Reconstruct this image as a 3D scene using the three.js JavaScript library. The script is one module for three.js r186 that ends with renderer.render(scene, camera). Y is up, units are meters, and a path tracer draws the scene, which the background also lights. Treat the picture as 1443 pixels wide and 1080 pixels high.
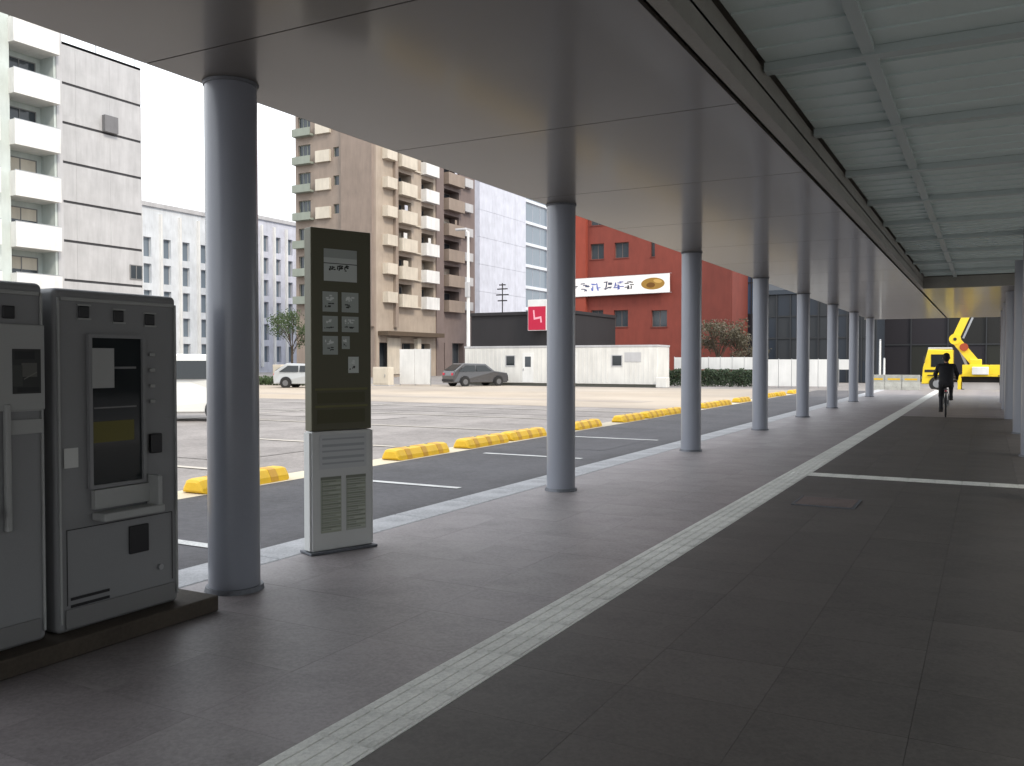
import * as THREE from 'three';
import { mergeGeometries } from 'three/addons/utils/BufferGeometryUtils.js';
import { RoundedBoxGeometry } from 'three/addons/geometries/RoundedBoxGeometry.js';
import { MarchingCubes } from 'three/addons/objects/MarchingCubes.js';

// ------------------------------------------------------------------ camera, sky, sun, exposure
const scene = new THREE.Scene();
const EYE = 1.5, FOC = 1240, YAW = 28.4012 * Math.PI / 180, PIT = 1.4321 * Math.PI / 180;
const camera = new THREE.PerspectiveCamera(2 * Math.atan(540 / FOC) * 180 / Math.PI, 1024 / 766, 0.05, 3000);
camera.position.set(0, EYE, 0);
camera.rotation.order = 'YXZ';
camera.rotation.set(-PIT, YAW, 0);

const renderer = new THREE.WebGLRenderer({ antialias: true });
renderer.toneMapping = THREE.LinearToneMapping;
renderer.toneMappingExposure = 1.65;
renderer.shadowMap.enabled = true;

let seed = 7;
const rnd = () => { seed = (seed * 1664525 + 1013904223) >>> 0; return seed / 4294967296; };
const rr = (a, b) => a + (b - a) * rnd();

function hash(x, y, s = 0) { let n = Math.imul(x | 0, 374761393) + Math.imul(y | 0, 668265263) + Math.imul(s | 0, 2147483647 ^ 0x5bd1e995); n = Math.imul(n ^ (n >>> 13), 1274126177); return ((n ^ (n >>> 16)) >>> 0) / 4294967296; }
function vnoise(x, y, per, s) {            // periodic value noise
  const xi = Math.floor(x), yi = Math.floor(y), fx = x - xi, fy = y - yi;
  const m = (a) => ((a % per) + per) % per, u = fx * fx * (3 - 2 * fx), v = fy * fy * (3 - 2 * fy);
  const a = hash(m(xi), m(yi), s), b = hash(m(xi + 1), m(yi), s), c = hash(m(xi), m(yi + 1), s), d = hash(m(xi + 1), m(yi + 1), s);
  return a + (b - a) * u + (c - a) * v + (a - b - c + d) * u * v;
}
function fbm(u, v, base, oct, s) { let t = 0, a = 0.5, n = 0, p = base; for (let i = 0; i < oct; i++) { t += a * vnoise(u * p, v * p, p, s + i); n += a; a *= 0.55; p *= 2; } return t / n; }

// overcast, hazy white sky
{
  const W = 256, H = 128, d = new Float32Array(W * H * 4);
  for (let j = 0; j < H; j++) for (let i = 0; i < W; i++) {
    const el = (j + 0.5) / H * Math.PI - Math.PI / 2;          // rows run upwards
    const c = fbm(i / W, j / H, 4, 4, 11) - 0.5;
    const up = Math.max(0, Math.sin(el));
    const L = 1.06 + 0.16 * up + 0.16 * c;
    const k = (j * W + i) * 4;
    d[k] = L * (0.965 - 0.03 * up); d[k + 1] = L * 0.995; d[k + 2] = L * (1.03 + 0.05 * up); d[k + 3] = 1;
  }
  const t = new THREE.DataTexture(d, W, H, THREE.RGBAFormat, THREE.FloatType);
  t.mapping = THREE.EquirectangularReflectionMapping; t.magFilter = THREE.LinearFilter; t.minFilter = THREE.LinearFilter;
  t.wrapS = THREE.RepeatWrapping; t.needsUpdate = true;
  scene.background = t; scene.environment = t; scene.environmentIntensity = 1;
}
const sun = new THREE.DirectionalLight(0xfff1de, 1.5);
sun.position.set(60, 60, 30); sun.target.position.set(0, 0, 0);
sun.castShadow = true; sun.shadow.radius = 22; sun.shadow.mapSize.set(4096, 4096);
Object.assign(sun.shadow.camera, { left: -120, right: 120, top: 120, bottom: -120, near: 1, far: 400 });
scene.add(sun, sun.target);

// ------------------------------------------------------------------ photo pixel -> place on a known plane (metres)
const CX = 721.5, CY = 540;
function ray(px, py) {
  const x = (px - CX) / FOC, y = -(py - CY) / FOC;
  const y2 = y * Math.cos(PIT) - Math.sin(PIT), z2 = Math.cos(PIT) + y * Math.sin(PIT);
  return [x * Math.cos(YAW) - z2 * Math.sin(YAW), y2, z2 * Math.cos(YAW) + x * Math.sin(YAW)];
}
const onGround = (px, py, Y = 0) => { const r = ray(px, py), t = (Y - EYE) / r[1]; return { x: r[0] * t, D: r[2] * t }; };
const onSide = (px, py, X) => { const r = ray(px, py), t = X / r[0]; return { y: EYE + r[1] * t, D: r[2] * t }; };      // plane x = X
const onCross = (px, py, D) => { const r = ray(px, py), t = D / r[2]; return { x: r[0] * t, y: EYE + r[1] * t }; };     // plane z = -D

// ------------------------------------------------------------------ helpers
const used = {};
function numbered(n) { used[n] = (used[n] || 0) + 1; return used[n] === 1 ? n : n + '_' + String(used[n] - 1).padStart(3, '0'); }
function box(w, h, d, x = 0, y = 0, z = 0) { const g = new THREE.BoxGeometry(w, h, d); g.translate(x, y, z); return g; }
function rbox(w, h, d, r, x = 0, y = 0, z = 0, seg = 2) { const g = new RoundedBoxGeometry(w, h, d, seg, r); g.translate(x, y, z); return g; }
const b3 = (x0, x1, y0, y1, z0, z1) => box(x1 - x0, y1 - y0, z1 - z0, (x0 + x1) / 2, (y0 + y1) / 2, (z0 + z1) / 2);
function cyl(r0, r1, h, x, y, z, seg = 20, axis = 'y') { const g = new THREE.CylinderGeometry(r0, r1, h, seg); if (axis === 'x') g.rotateZ(Math.PI / 2); if (axis === 'z') g.rotateX(Math.PI / 2); g.translate(x, y, z); return g; }
function bar(a, b, w, h) {                 // box-section bar from a to b
  const A = new THREE.Vector3(...a), B = new THREE.Vector3(...b), L = A.distanceTo(B), g = new THREE.BoxGeometry(w, h, L);
  const m = new THREE.Matrix4().lookAt(A, B, new THREE.Vector3(0, 1, 0.001)); m.setPosition(A.add(B).multiplyScalar(0.5)); g.applyMatrix4(m); return g;
}
function tube(pts, r, seg = 24, rs = 8) { return new THREE.TubeGeometry(new THREE.CatmullRomCurve3(pts.map(p => new THREE.Vector3(...p))), seg, r, rs); }
function metreUV(g) {                      // uv in metres, by the way each face points
  g = g.index ? g.toNonIndexed() : g; const p = g.attributes.position, n = g.attributes.normal, uv = new Float32Array(p.count * 2);
  for (let i = 0; i < p.count; i++) {
    const ax = Math.abs(n.getX(i)), ay = Math.abs(n.getY(i)), az = Math.abs(n.getZ(i));
    const x = p.getX(i), y = p.getY(i), z = p.getZ(i);
    const [u, v] = ay >= ax && ay >= az ? [x, z] : ax >= az ? [z, y] : [x, y];
    uv[2 * i] = u; uv[2 * i + 1] = v;
  }
  g.setAttribute('uv', new THREE.BufferAttribute(uv, 2)); return g;
}
function merge(gs) {
  gs = (Array.isArray(gs) ? gs : [gs]).map(g => { const q = g.index ? g.toNonIndexed() : g.clone(); for (const k of Object.keys(q.attributes)) if (!['position', 'normal', 'uv'].includes(k)) q.deleteAttribute(k); return q; });
  return gs.length === 1 ? gs[0] : mergeGeometries(gs);
}
function part(name, gs, mat, parent, uvm = true) {
  const g = uvm ? metreUV(merge(gs)) : merge(gs); const m = new THREE.Mesh(g, mat); m.name = name; m.castShadow = m.receiveShadow = true; parent.add(m); return m;
}
function shared(name, geo, mat, parent) { const m = new THREE.Mesh(geo, mat); m.name = name; m.castShadow = m.receiveShadow = true; parent.add(m); return m; }
function thing(name, label, category, pos = [0, 0, 0], turn = 0, group) {
  const o = new THREE.Group(); o.name = numbered(name); o.position.set(...pos); o.rotation.y = turn;
  o.userData = { label, category }; if (group) o.userData.group = group; scene.add(o); return o;
}
function struct(name, gs, mat, uvm = true) { const m = part(numbered(name), gs, mat, scene, uvm); m.userData.kind = 'structure'; return m; }
function copy(o, label) { const c = o.clone(); c.name = numbered(o.name.replace(/_\d\d\d$/, '')); c.userData = { ...o.userData }; if (label) c.userData.label = label; scene.add(c); return c; }

// ------------------------------------------------------------------ textures and materials
function tex(size, metres, fn, srgb) {
  const d = new Uint8Array(size * size * 4);
  for (let j = 0; j < size; j++) for (let i = 0; i < size; i++) { const c = fn(i / size, j / size, i, j), k = (j * size + i) * 4; for (let q = 0; q < 3; q++) d[k + q] = Math.max(0, Math.min(255, 255 * (Array.isArray(c) ? c[q] : c))); d[k + 3] = 255; }
  const t = new THREE.DataTexture(d, size, size); t.wrapS = t.wrapT = THREE.RepeatWrapping; t.magFilter = THREE.LinearFilter; t.minFilter = THREE.LinearMipmapLinearFilter; t.generateMipmaps = true;
  if (srgb) t.colorSpace = THREE.SRGBColorSpace; t.repeat.set(1 / metres, 1 / metres); t.needsUpdate = true; return t;
}
// neutral maps multiply the base colour
const T = {
  asphalt: tex(512, 3.1, (u, v, i, j) => { const g = hash(i, j, 3), f = fbm(u, v, 64, 2, 5), c = fbm(u, v, 4, 4, 9); return 0.60 + 0.2 * (g - 0.5) + 0.30 * (f - 0.5) + 0.5 * (c - 0.5) + 0.2; }),
  patches: tex(512, 23, (u, v) => { const c = fbm(u, v, 5, 6, 21), s = fbm(u + 0.3, v * 1, 3, 4, 25); return [0.84 + 0.5 * (c - 0.5) + 0.2 * (s - 0.5), 0.82 + 0.5 * (c - 0.5) + 0.12 * (s - 0.5), 0.8 + 0.48 * (c - 0.5)]; }),
  grain: tex(512, 1.3, (u, v, i, j) => { const g = hash(i, j, 31), f = fbm(u, v, 90, 2, 33), c = fbm(u, v, 5, 5, 35); return 0.82 + 0.16 * (g - 0.5) + 0.34 * (f - 0.5) + 0.48 * (c - 0.5); }),
  plaster: tex(512, 6.3, (u, v, i, j) => { const c = fbm(u, v, 6, 6, 41), g = hash(i, j, 43); const drip = fbm(u, v * 0.12, 40, 3, 45); return 0.86 + 0.22 * (c - 0.5) + 0.06 * (g - 0.5) + 0.16 * (drip - 0.5); }),
  fine: tex(256, 0.4, (u, v, i, j) => 0.5 + 0.6 * (hash(i, j, 51) - 0.5) + 0.5 * (fbm(u, v, 24, 3, 53) - 0.5)),
  smudge: tex(512, 1.7, (u, v) => { const c = fbm(u, v, 5, 5, 61), s = fbm(u, v, 30, 3, 63); return 0.62 + 0.5 * (c - 0.5) + 0.25 * (s - 0.5); }),
  faint: tex(512, 2.3, (u, v, i, j) => 0.93 + 0.10 * (fbm(u, v, 4, 5, 81) - 0.5) + 0.04 * (hash(i, j, 83) - 0.5)),
  leaf: tex(128, 1, (u, v, i, j) => 0.8 + 0.4 * (hash(i >> 2, j >> 2, 71) - 0.5)),
};
const lin = (r, g, b) => new THREE.Color().setRGB(r, g, b);
const M = (c, o = {}) => new THREE.MeshStandardMaterial({ color: lin(...c), roughness: 0.8, ...o });
const mat = {
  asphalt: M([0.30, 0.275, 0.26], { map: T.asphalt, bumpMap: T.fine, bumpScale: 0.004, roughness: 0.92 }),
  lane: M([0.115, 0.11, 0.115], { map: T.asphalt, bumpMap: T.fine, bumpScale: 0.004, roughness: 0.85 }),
  tan: M([0.46, 0.40, 0.33], { map: T.patches, bumpMap: T.fine, bumpScale: 0.003, roughness: 0.9 }),
  paint: M([0.72, 0.71, 0.68], { map: T.grain, roughness: 0.7 }),
  oldPaint: M([0.50, 0.47, 0.42], { map: T.patches, roughness: 0.8 }),
  kerb: M([0.52, 0.52, 0.53], { map: T.grain, bumpMap: T.fine, bumpScale: 0.0015, roughness: 0.8 }),
  bed: M([0.13, 0.12, 0.11], { map: T.grain }),
  tactile: M([0.56, 0.56, 0.50], { map: T.grain, bumpMap: T.fine, bumpScale: 0.0006, roughness: 0.6 }),
  soffit: new THREE.MeshPhysicalMaterial({ color: lin(0.17, 0.155, 0.144), roughness: 0.4, map: T.faint, clearcoat: 0.4, clearcoatRoughness: 0.13 }),
  fasciaPanel: M([0.34, 0.33, 0.30], { roughness: 0.5, map: T.plaster }),
  seam: M([0.03, 0.03, 0.03]),
  deck: M([0.72, 0.83, 0.82], { roughness: 0.45, map: T.faint }),
  beam: M([0.54, 0.62, 0.62], { roughness: 0.45, map: T.faint }),
  column: new THREE.MeshPhysicalMaterial({ color: lin(0.27, 0.288, 0.335), roughness: 0.36, map: T.faint, clearcoat: 0.6, clearcoatRoughness: 0.22 }),
  colbase: M([0.16, 0.17, 0.19], { roughness: 0.5, metalness: 0.5, map: T.grain }),
  stationWall: M([0.30, 0.29, 0.28], { map: T.plaster }),
  kiosk: M([0.275, 0.28, 0.285], { roughness: 0.5, map: T.faint }),
  kioskLight: M([0.42, 0.43, 0.42], { roughness: 0.5, map: T.faint }),
  black: M([0.012, 0.012, 0.014], { roughness: 0.35 }),
  darkGlass: M([0.018, 0.022, 0.024], { roughness: 0.06 }),
  winGlass: M([0.05, 0.06, 0.07], { roughness: 0.08 }),
  paleGlass: M([0.16, 0.2, 0.24], { roughness: 0.08 }),
  navyGlass: M([0.008, 0.014, 0.024], { roughness: 0.4 }),
  brownPlinth: M([0.07, 0.055, 0.04], { map: T.grain }),
  yellow: M([0.80, 0.50, 0.02], { roughness: 0.5, map: T.plaster }),
  amber: M([0.60, 0.33, 0.03], { roughness: 0.5, map: T.plaster }),
  darkAmber: M([0.10, 0.06, 0.02], { roughness: 0.6, map: T.plaster }),
  rubber: M([0.02, 0.02, 0.02], { roughness: 0.9 }),
  rimGrey: M([0.16, 0.16, 0.165], { roughness: 0.4, metalness: 0.6 }),
  steel: M([0.42, 0.43, 0.44], { roughness: 0.35, metalness: 0.8 }),
  white: M([0.76, 0.75, 0.71], { roughness: 0.55, map: T.plaster }),
  whitePanel: M([0.80, 0.80, 0.78], { roughness: 0.45, map: T.plaster }),
  cream: M([0.66, 0.60, 0.50], { map: T.plaster }),
  beige: M([0.44, 0.37, 0.30], { map: T.plaster }),
  taupe: M([0.31, 0.25, 0.205], { map: T.plaster }),
  brown: M([0.20, 0.155, 0.142], { map: T.plaster }),
  greyGreen: M([0.30, 0.33, 0.28], { map: T.plaster }),
  paleGrey: M([0.52, 0.52, 0.53], { map: T.plaster }),
  whiteWall: M([0.72, 0.76, 0.80], { map: T.plaster }),
  paleGreen: M([0.60, 0.66, 0.63], { map: T.plaster }),
  lavender: M([0.62, 0.64, 0.72], { map: T.plaster }),
  red: M([0.235, 0.050, 0.034], { map: T.plaster, roughness: 0.85 }),
  redDark: M([0.18, 0.038, 0.026], { map: T.plaster }),
  charcoal: M([0.022, 0.020, 0.022], { map: T.plaster, roughness: 0.7 }),
  navy: M([0.03, 0.04, 0.055], { map: T.plaster, roughness: 0.6 }),
  mullion: M([0.018, 0.02, 0.023], { roughness: 0.6 }),
  frame: M([0.20, 0.20, 0.20], { roughness: 0.5 }),
  bark: M([0.09, 0.07, 0.05], { map: T.grain, roughness: 1 }),
  signRed: M([0.55, 0.03, 0.06], { roughness: 0.5 }),
};
const leafMat = (r, g, b) => new THREE.MeshPhysicalMaterial({ color: lin(r, g, b), roughness: 0.9, transmission: 0.3, thickness: 0, side: THREE.DoubleSide });
mat.leafGreen = leafMat(0.06, 0.10, 0.03); mat.leafBrown = leafMat(0.10, 0.085, 0.05); mat.leafDark = leafMat(0.04, 0.07, 0.03);
mat.signOlive = M([0.108, 0.104, 0.060], { roughness: 0.4, map: T.faint });
mat.signOliveLight = M([0.16, 0.15, 0.05], { roughness: 0.4 });
mat.signGrey = M([0.66, 0.67, 0.65], { roughness: 0.45, map: T.faint });

// printed things (canvas)
function canvasMat(w, h, draw, o = {}) {
  const c = document.createElement('canvas'); c.width = w; c.height = h; const x = c.getContext('2d'); draw(x, w, h);
  const t = new THREE.CanvasTexture(c); t.colorSpace = THREE.SRGBColorSpace; t.anisotropy = 8;
  return new THREE.MeshStandardMaterial({ map: t, roughness: 0.5, ...o });
}
function strokes(x, x0, y0, w, h, col, lw, n, s) {         // dense brush strokes: writing too small or blurred to read
  x.strokeStyle = col; x.lineWidth = lw; let q = s;
  const r = () => { q = (q * 16807) % 2147483647; return q / 2147483647; };
  for (let k = 0; k < n; k++) { const hz = r() < 0.55; x.beginPath(); const a = x0 + r() * w * 0.7, b = y0 + r() * h * 0.9; x.moveTo(a, b); x.lineTo(hz ? a + w * 0.3 : a + (r() - 0.5) * w * 0.2, hz ? b + (r() - 0.5) * h * 0.1 : Math.min(y0 + h, b + h * 0.5)); x.stroke(); }
}

// ------------------------------------------------------------------ setting: ground, road, pavement
const ROAD = -0.15;
function sheet(x0, x1, D0, D1, y) { const g = new THREE.PlaneGeometry(x1 - x0, D1 - D0); g.rotateX(-Math.PI / 2); g.translate((x0 + x1) / 2, y, -(D0 + D1) / 2); return g; }
struct('ground', sheet(-1200, 1200, -400, 2000, ROAD - 0.03), mat.asphalt);
struct('road', sheet(-62, -5, -30, 52, ROAD - 0.004), mat.asphalt);
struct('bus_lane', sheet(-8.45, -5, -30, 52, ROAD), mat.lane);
struct('forecourt', sheet(-62, -9.2, 29, 51.5, ROAD), mat.tan);
for (const [x0, x1, D0, D1, k] of [[-17, -11, 10.5, 12.6, 0.9], [-30, -15, 20, 21.3, 1.12], [-21, -9.6, 24, 25.4, 0.88], [-40, -22, 15.4, 16.4, 0.92], [-7.6, -6.2, 15, 18.4, 0.9], [-33, -12, 33, 34.4, 0.9]]) struct('asphalt_patch', sheet(x0, x1, D0, D1, ROAD + 0.0035), x0 > -8 ? M([0.10, 0.095, 0.10], { map: T.asphalt }) : D0 > 29 ? M([0.40, 0.35, 0.30], { map: T.patches }) : M([0.29 * k, 0.265 * k, 0.25 * k], { map: T.asphalt, roughness: 0.9 }));
// painted markings, each a thin sheet on the road
{
  const lines = new THREE.Group(); lines.name = 'road_marking'; lines.userData.kind = 'structure'; scene.add(lines);
  const L = (x0, x1, D0, D1, y = ROAD + 0.008) => part('painted_line', sheet(x0, x1, D0, D1, y), mat.paint, lines);
  part('painted_line', sheet(-9.0, -8.45, -6, 50, ROAD + 0.004), M([0.66, 0.60, 0.46], { map: T.patches, roughness: 0.75 }), lines);                            // along the yellow blocks
  for (const D of [1.2, 5.5, 9.6, 13.5, 17.4]) L(-7.9, -6.0, D, D + 0.13);
  for (const [D, a, b] of [[9.5, -14, -10.2], [13.7, -14.8, -10], [18.2, -20, -10], [22.4, -24, -10.5], [26.6, -26, -10]]) part('painted_line', sheet(a, b, D, D + 0.15, ROAD + 0.008), mat.oldPaint, lines);
  for (const [a, b] of [[-20.2, 4], [-30, 6]]) part('painted_line', sheet(a, a + 0.13, b, 28, ROAD + 0.0095), mat.oldPaint, lines);
}
// pavement body with separate slabs, kerb stones and tactile tiles
const XK0 = -5.1, XK1 = -4.68, XT0 = -2.36, XT1 = -2.06, XR = 4.2, PD0 = -10, PD1 = 52;
const pavement = struct('pavement', [b3(XK0 + 0.02, 6, -0.5, -0.032, -PD1, -PD0)], mat.bed);
const slabMats = [0.96, 1, 1.04, 1.0, 0.98, 1.06].map((k, i) => M([0.285 * k, 0.258 * k * (i % 2 ? 1 : 0.99), 0.256 * k], { map: T.grain, bumpMap: T.fine, bumpScale: 0.0006, roughness: 0.5 }));
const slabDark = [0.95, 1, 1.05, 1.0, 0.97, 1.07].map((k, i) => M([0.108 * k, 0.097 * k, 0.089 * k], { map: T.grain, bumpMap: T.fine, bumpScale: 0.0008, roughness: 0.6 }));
function slabField(parent, xs, D0, D1, dD, mats, keep) {
  const rest = mats.map(() => []); let n = 0; const cache = {};
  for (let D = D0, row = 0; D < D1 - 0.01; D += dD, row++) for (let c = 0; c < xs.length - 1; c++) {
    const w = xs[c + 1] - xs[c] - 0.0016, l = Math.min(dD, D1 - D) - 0.0016, m = Math.floor(rnd() * mats.length), y = -0.016 + rr(-0.0003, 0.0003);
    const x = (xs[c] + xs[c + 1]) / 2, z = -(D + Math.min(dD, D1 - D) / 2);
    if (keep(x, D) && n < 280) {
      const key = w.toFixed(3) + l.toFixed(3) + (n % 5); if (!cache[key]) { const g = metreUV(box(w, 0.03, l)); const a = g.attributes.uv; const o1 = rnd(), o2 = rnd(); for (let i = 0; i < a.count; i++) a.setXY(i, a.getX(i) + o1, a.getY(i) + o2); cache[key] = g; }
      const s = shared('paving_slab', cache[key], mats[m], parent); s.position.set(x, y, z); s.rotation.y = Math.floor(rnd() * 2) * Math.PI; n++;
    } else rest[m].push(box(w, 0.03, l, x, y, z));
  }
  rest.forEach((r, i) => { if (r.length) { const q = part('paving_slabs_beyond', r, mats[i], parent); q.userData.kind = 'stuff'; } });
}
const lx = [0, 1, 2, 3, 4].map(i => XT0 + (XK1 - XT0) * (1 - i / 4)); 
slabField(pavement, lx, PD0, PD1, 0.6, slabMats, (x, D) => D > 1.6 && D < 42);
const rxs = []; for (let x = XT1; x < XR; x += 0.6) rxs.push(x); rxs.push(XR);
const concourse = struct('concourse_floor', [b3(XT1, XR + 1.5, -0.034, -0.0315, -26.2, -PD0)], mat.bed);
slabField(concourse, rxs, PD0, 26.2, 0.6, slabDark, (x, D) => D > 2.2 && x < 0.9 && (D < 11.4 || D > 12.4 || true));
slabField(pavement, rxs, 26.2, PD1, 0.6, slabMats, () => false);
{ // kerb stones along the platform edge
  const g = metreUV(merge([rbox(XK1 - XK0 - 0.006, 0.3, 0.99, 0.02)]));
  for (let D = PD0 + 0.5; D < PD1; D += 1) { const k = shared('kerbstone', g, mat.kerb, pavement); k.position.set((XK0 + XK1) / 2, -0.148 + rr(-0.001, 0.001), -D); }
}
{ // tactile guide strip and its branch, tile by tile, bars and studs as relief
  const strip = new THREE.Group(); strip.name = 'tactile_strip'; strip.userData.kind = 'structure'; scene.add(strip);
  const bars = [box(0.298, 0.03, 0.298, 0, 0, 0)]; for (let k = 0; k < 4; k++) { const b = rbox(0.038, 0.008, 0.275, 0.0035, -0.1125 + 0.075 * k, 0.0145, 0, 1); bars.push(b); }
  const studs = [box(0.296, 0.03, 0.296, 0, 0, 0)]; for (let a = 0; a < 5; a++) for (let c = 0; c < 5; c++) studs.push(cyl(0.012, 0.017, 0.006, -0.116 + 0.058 * a, 0.018, -0.116 + 0.058 * c, 8));
  const gb = metreUV(merge(bars)), gs = metreUV(merge(studs)), ms = [0.93, 1, 1.02].map(k => M([0.80 * k, 0.80 * k, 0.75 * k], { map: T.grain, bumpMap: T.fine, bumpScale: 0.0005, roughness: 0.6 }));
  const put = (g, x, D, t) => { const m = shared('tactile_tile', g, ms[Math.floor(rnd() * 3)], strip); m.position.set(x, -0.0135, -D); m.rotation.y = t; };
  for (let D = 1.5; D < 50; D += 0.3) { const j = Math.abs(D + 0.15 - 12.1) < 0.16; put(j ? gs : gb, (XT0 + XT1) / 2, D + 0.15, 0); }
  for (let x = XT1 + 0.15; x < 3.6; x += 0.3) { const m = shared('tactile_tile', gb, ms[1], strip); m.position.set(x, -0.0085, -12.1); m.rotation.y = Math.PI / 2; }
}
{ // floor access cover by the branch
  const h = thing('access_cover', 'square pinkish floor cover set in dark paving below the tactile branch', 'floor cover', [-1.48, 0, -9.75]);
  part('cover', rbox(0.56, 0.012, 0.56, 0.004, 0, 0.0065, 0), M([0.17, 0.13, 0.12], { map: T.grain, roughness: 0.6 }), h);
  part('rim', [box(0.62, 0.010, 0.025, 0, 0.005, 0.2975), box(0.62, 0.010, 0.025, 0, 0.005, -0.2975), box(0.025, 0.010, 0.57, 0.2975, 0.005, 0), box(0.025, 0.010, 0.57, -0.2975, 0.005, 0)], mat.colbase, h);
}

// ------------------------------------------------------------------ canopy
const SOF = 3.3, CD0 = -14, CD1 = 41;
{
  const can = thing('station_canopy', 'long flat canopy with glossy brown soffit and recessed grey ceiling', 'canopy');
  const seg = 5.06 / 2;
  for (let D = 6.2 - 8 * seg; D < CD1 - 0.05; D += seg) {
    const a = Math.max(D, CD0), b = Math.min(D + seg, CD1), g = 0.006;
    part('soffit_panel', b3(-4.5, -1.56, SOF, SOF + 0.03, -(b - g), -(a + g)), mat.soffit, can);
    const p = new THREE.Shape([[-4.503, SOF], [-4.74, SOF + 0.155], [-4.74, SOF + 0.19], [-4.503, SOF + 0.035]].map(q => new THREE.Vector2(...q)));
    const e = new THREE.ExtrudeGeometry(p, { depth: b - a - 2 * g, bevelEnabled: false }); e.translate(0, 0, -(b - g));
    part('eave_panel', e, mat.soffit, can);
    if (a > 23.5) part('soffit_panel', b3(-1.50, 4.3, SOF, SOF + 0.03, -(b - g), -(Math.max(a, 24.1) + g)), mat.soffit, can);
  }
  part('edge_fascia', b3(-4.80, -4.741, SOF + 0.15, SOF + 0.46, -CD1, -CD0), mat.fasciaPanel, can);
  part('end_fascia', [b3(-4.74, 4.3, SOF - 0.0, SOF + 0.46, -CD1 - 0.06, -CD1)], mat.fasciaPanel, can);
  part('groove_backing', b3(-1.6, -1.42, SOF + 0.12, SOF + 0.14, -24.0, -CD0), mat.seam, can);
  part('inner_fascia', [b3(-1.51, -1.42, SOF - 0.012, SOF + 0.27, -24.0, -CD0)], mat.fasciaPanel, can);
  part('recess_end_fascia', [b3(-1.415, 4.3, SOF - 0.012, SOF + 0.27, -24.09, -24.0)], mat.fasciaPanel, can);
  // recessed ceiling: panels on a grid of beams
  const xsB = [-1.40, -0.72, 0.9, 2.5, 4.2];
  for (let D = 2 * -7 + 0.35; D < 24; D += 2.0) {
    const D1 = Math.min(D + 2.0, 24.0);
    part('cross_beam', b3(-1.40, 4.25, SOF + 0.225, SOF + 0.285, -(D + 0.055), -(D - 0.055)), mat.beam, can);
    for (let c = 0; c < xsB.length - 1; c++) {
      const m = part('ceiling_panel', b3(xsB[c] + 0.01, xsB[c + 1] - 0.01, SOF + 0.287, SOF + 0.31, -(D1 - 0.01), -(D + 0.01)), mat.deck, can);
      const ribs = []; for (let k = 1; k < 6; k++) { const z = D + (D1 - D) * k / 6; ribs.push(b3(xsB[c] + 0.02, xsB[c + 1] - 0.02, SOF + 0.272, SOF + 0.2869, -(z + 0.035), -(z - 0.035))); }
      part('panel_rib', ribs, mat.deck, m);
    }
  }
  for (const x of [-0.72, 0.9, 2.5]) part('long_beam', b3(x - 0.04, x + 0.04, SOF + 0.24, SOF + 0.283, -24, -CD0), mat.beam, can);
  part('roof_slab', b3(-4.74, 4.3, SOF + 0.34, SOF + 0.45, -CD1, -CD0), mat.fasciaPanel, can);
}
// columns
const colGeo = metreUV(new THREE.CylinderGeometry(0.165, 0.165, SOF - 0.01, 56, 1, true).toNonIndexed());
{ const p = colGeo.attributes.position, uv = colGeo.attributes.uv; for (let i = 0; i < p.count; i++) uv.setXY(i, Math.atan2(p.getZ(i), p.getX(i)) * 0.33, p.getY(i)); }
const colProto = thing('canopy_column', 'round blue-grey steel column under the outer edge of the canopy beside the kerb', 'column', [0, 0, 0], 0, 'columns along the kerb edge');
{ const s = shared('shaft', new THREE.CylinderGeometry(0.165, 0.165, SOF - 0.002, 56), mat.column, colProto); s.position.y = SOF / 2 - 0.001;
  { const p = s.geometry.attributes.position, uv = s.geometry.attributes.uv; for (let i = 0; i < uv.count; i++) uv.setXY(i, uv.getX(i) * 1.04, p.getY(i)); }
  part('base_collar', [cyl(0.182, 0.19, 0.03, 0, 0.015, 0, 48)], mat.colbase, colProto);
  part('top_collar', [cyl(0.178, 0.172, 0.02, 0, SOF - 0.012, 0, 48)], mat.colbase, colProto); }
[-5.92, -0.86, 4.2, 9.24, 14.33, 19.4, 24.42, 29.5, 34.55, 39.6].forEach((D, i) => { const o = i ? copy(colProto) : colProto; o.position.set(-4.35, 0, -D); });
const colR = thing('concourse_column', 'thicker grey round column on the concourse side of the canopy', 'column', [0.68, 0, -21.0], 0, 'columns on the concourse side');
{ const s = shared('shaft', new THREE.CylinderGeometry(0.21, 0.21, SOF + 0.28, 48), mat.column, colR); s.position.y = (SOF + 0.28) / 2; part('base_collar', cyl(0.23, 0.235, 0.03, 0, 0.015, 0, 48), mat.colbase, colR); }
for (const D of [16, 11, 26.2, 31.2, 36.2]) copy(colR).position.set(D > 24 ? 0.60 : 0.68, D > 24 ? -0.285 : 0, -D);
// station building across the open yard on the concourse side, outside the frame
{ const s = thing('station_building', 'grey station wall standing across the yard on the concourse side', 'building', [15, 0, 0]);
  part('wall', b3(0.01, 0.4, -0.2, 6.5, -30, 20), mat.stationWall, s);
  for (let k = 0; k < 6; k++) { const w = part('window', b3(-0.04, 0.008, 0.4, 2.6, -28 + k * 7, -23.5 + k * 7), mat.frame, s); part('pane', b3(-0.05, -0.041, 0.48, 2.52, -27.9 + k * 7, -23.6 + k * 7), mat.darkGlass, w); } }

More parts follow.
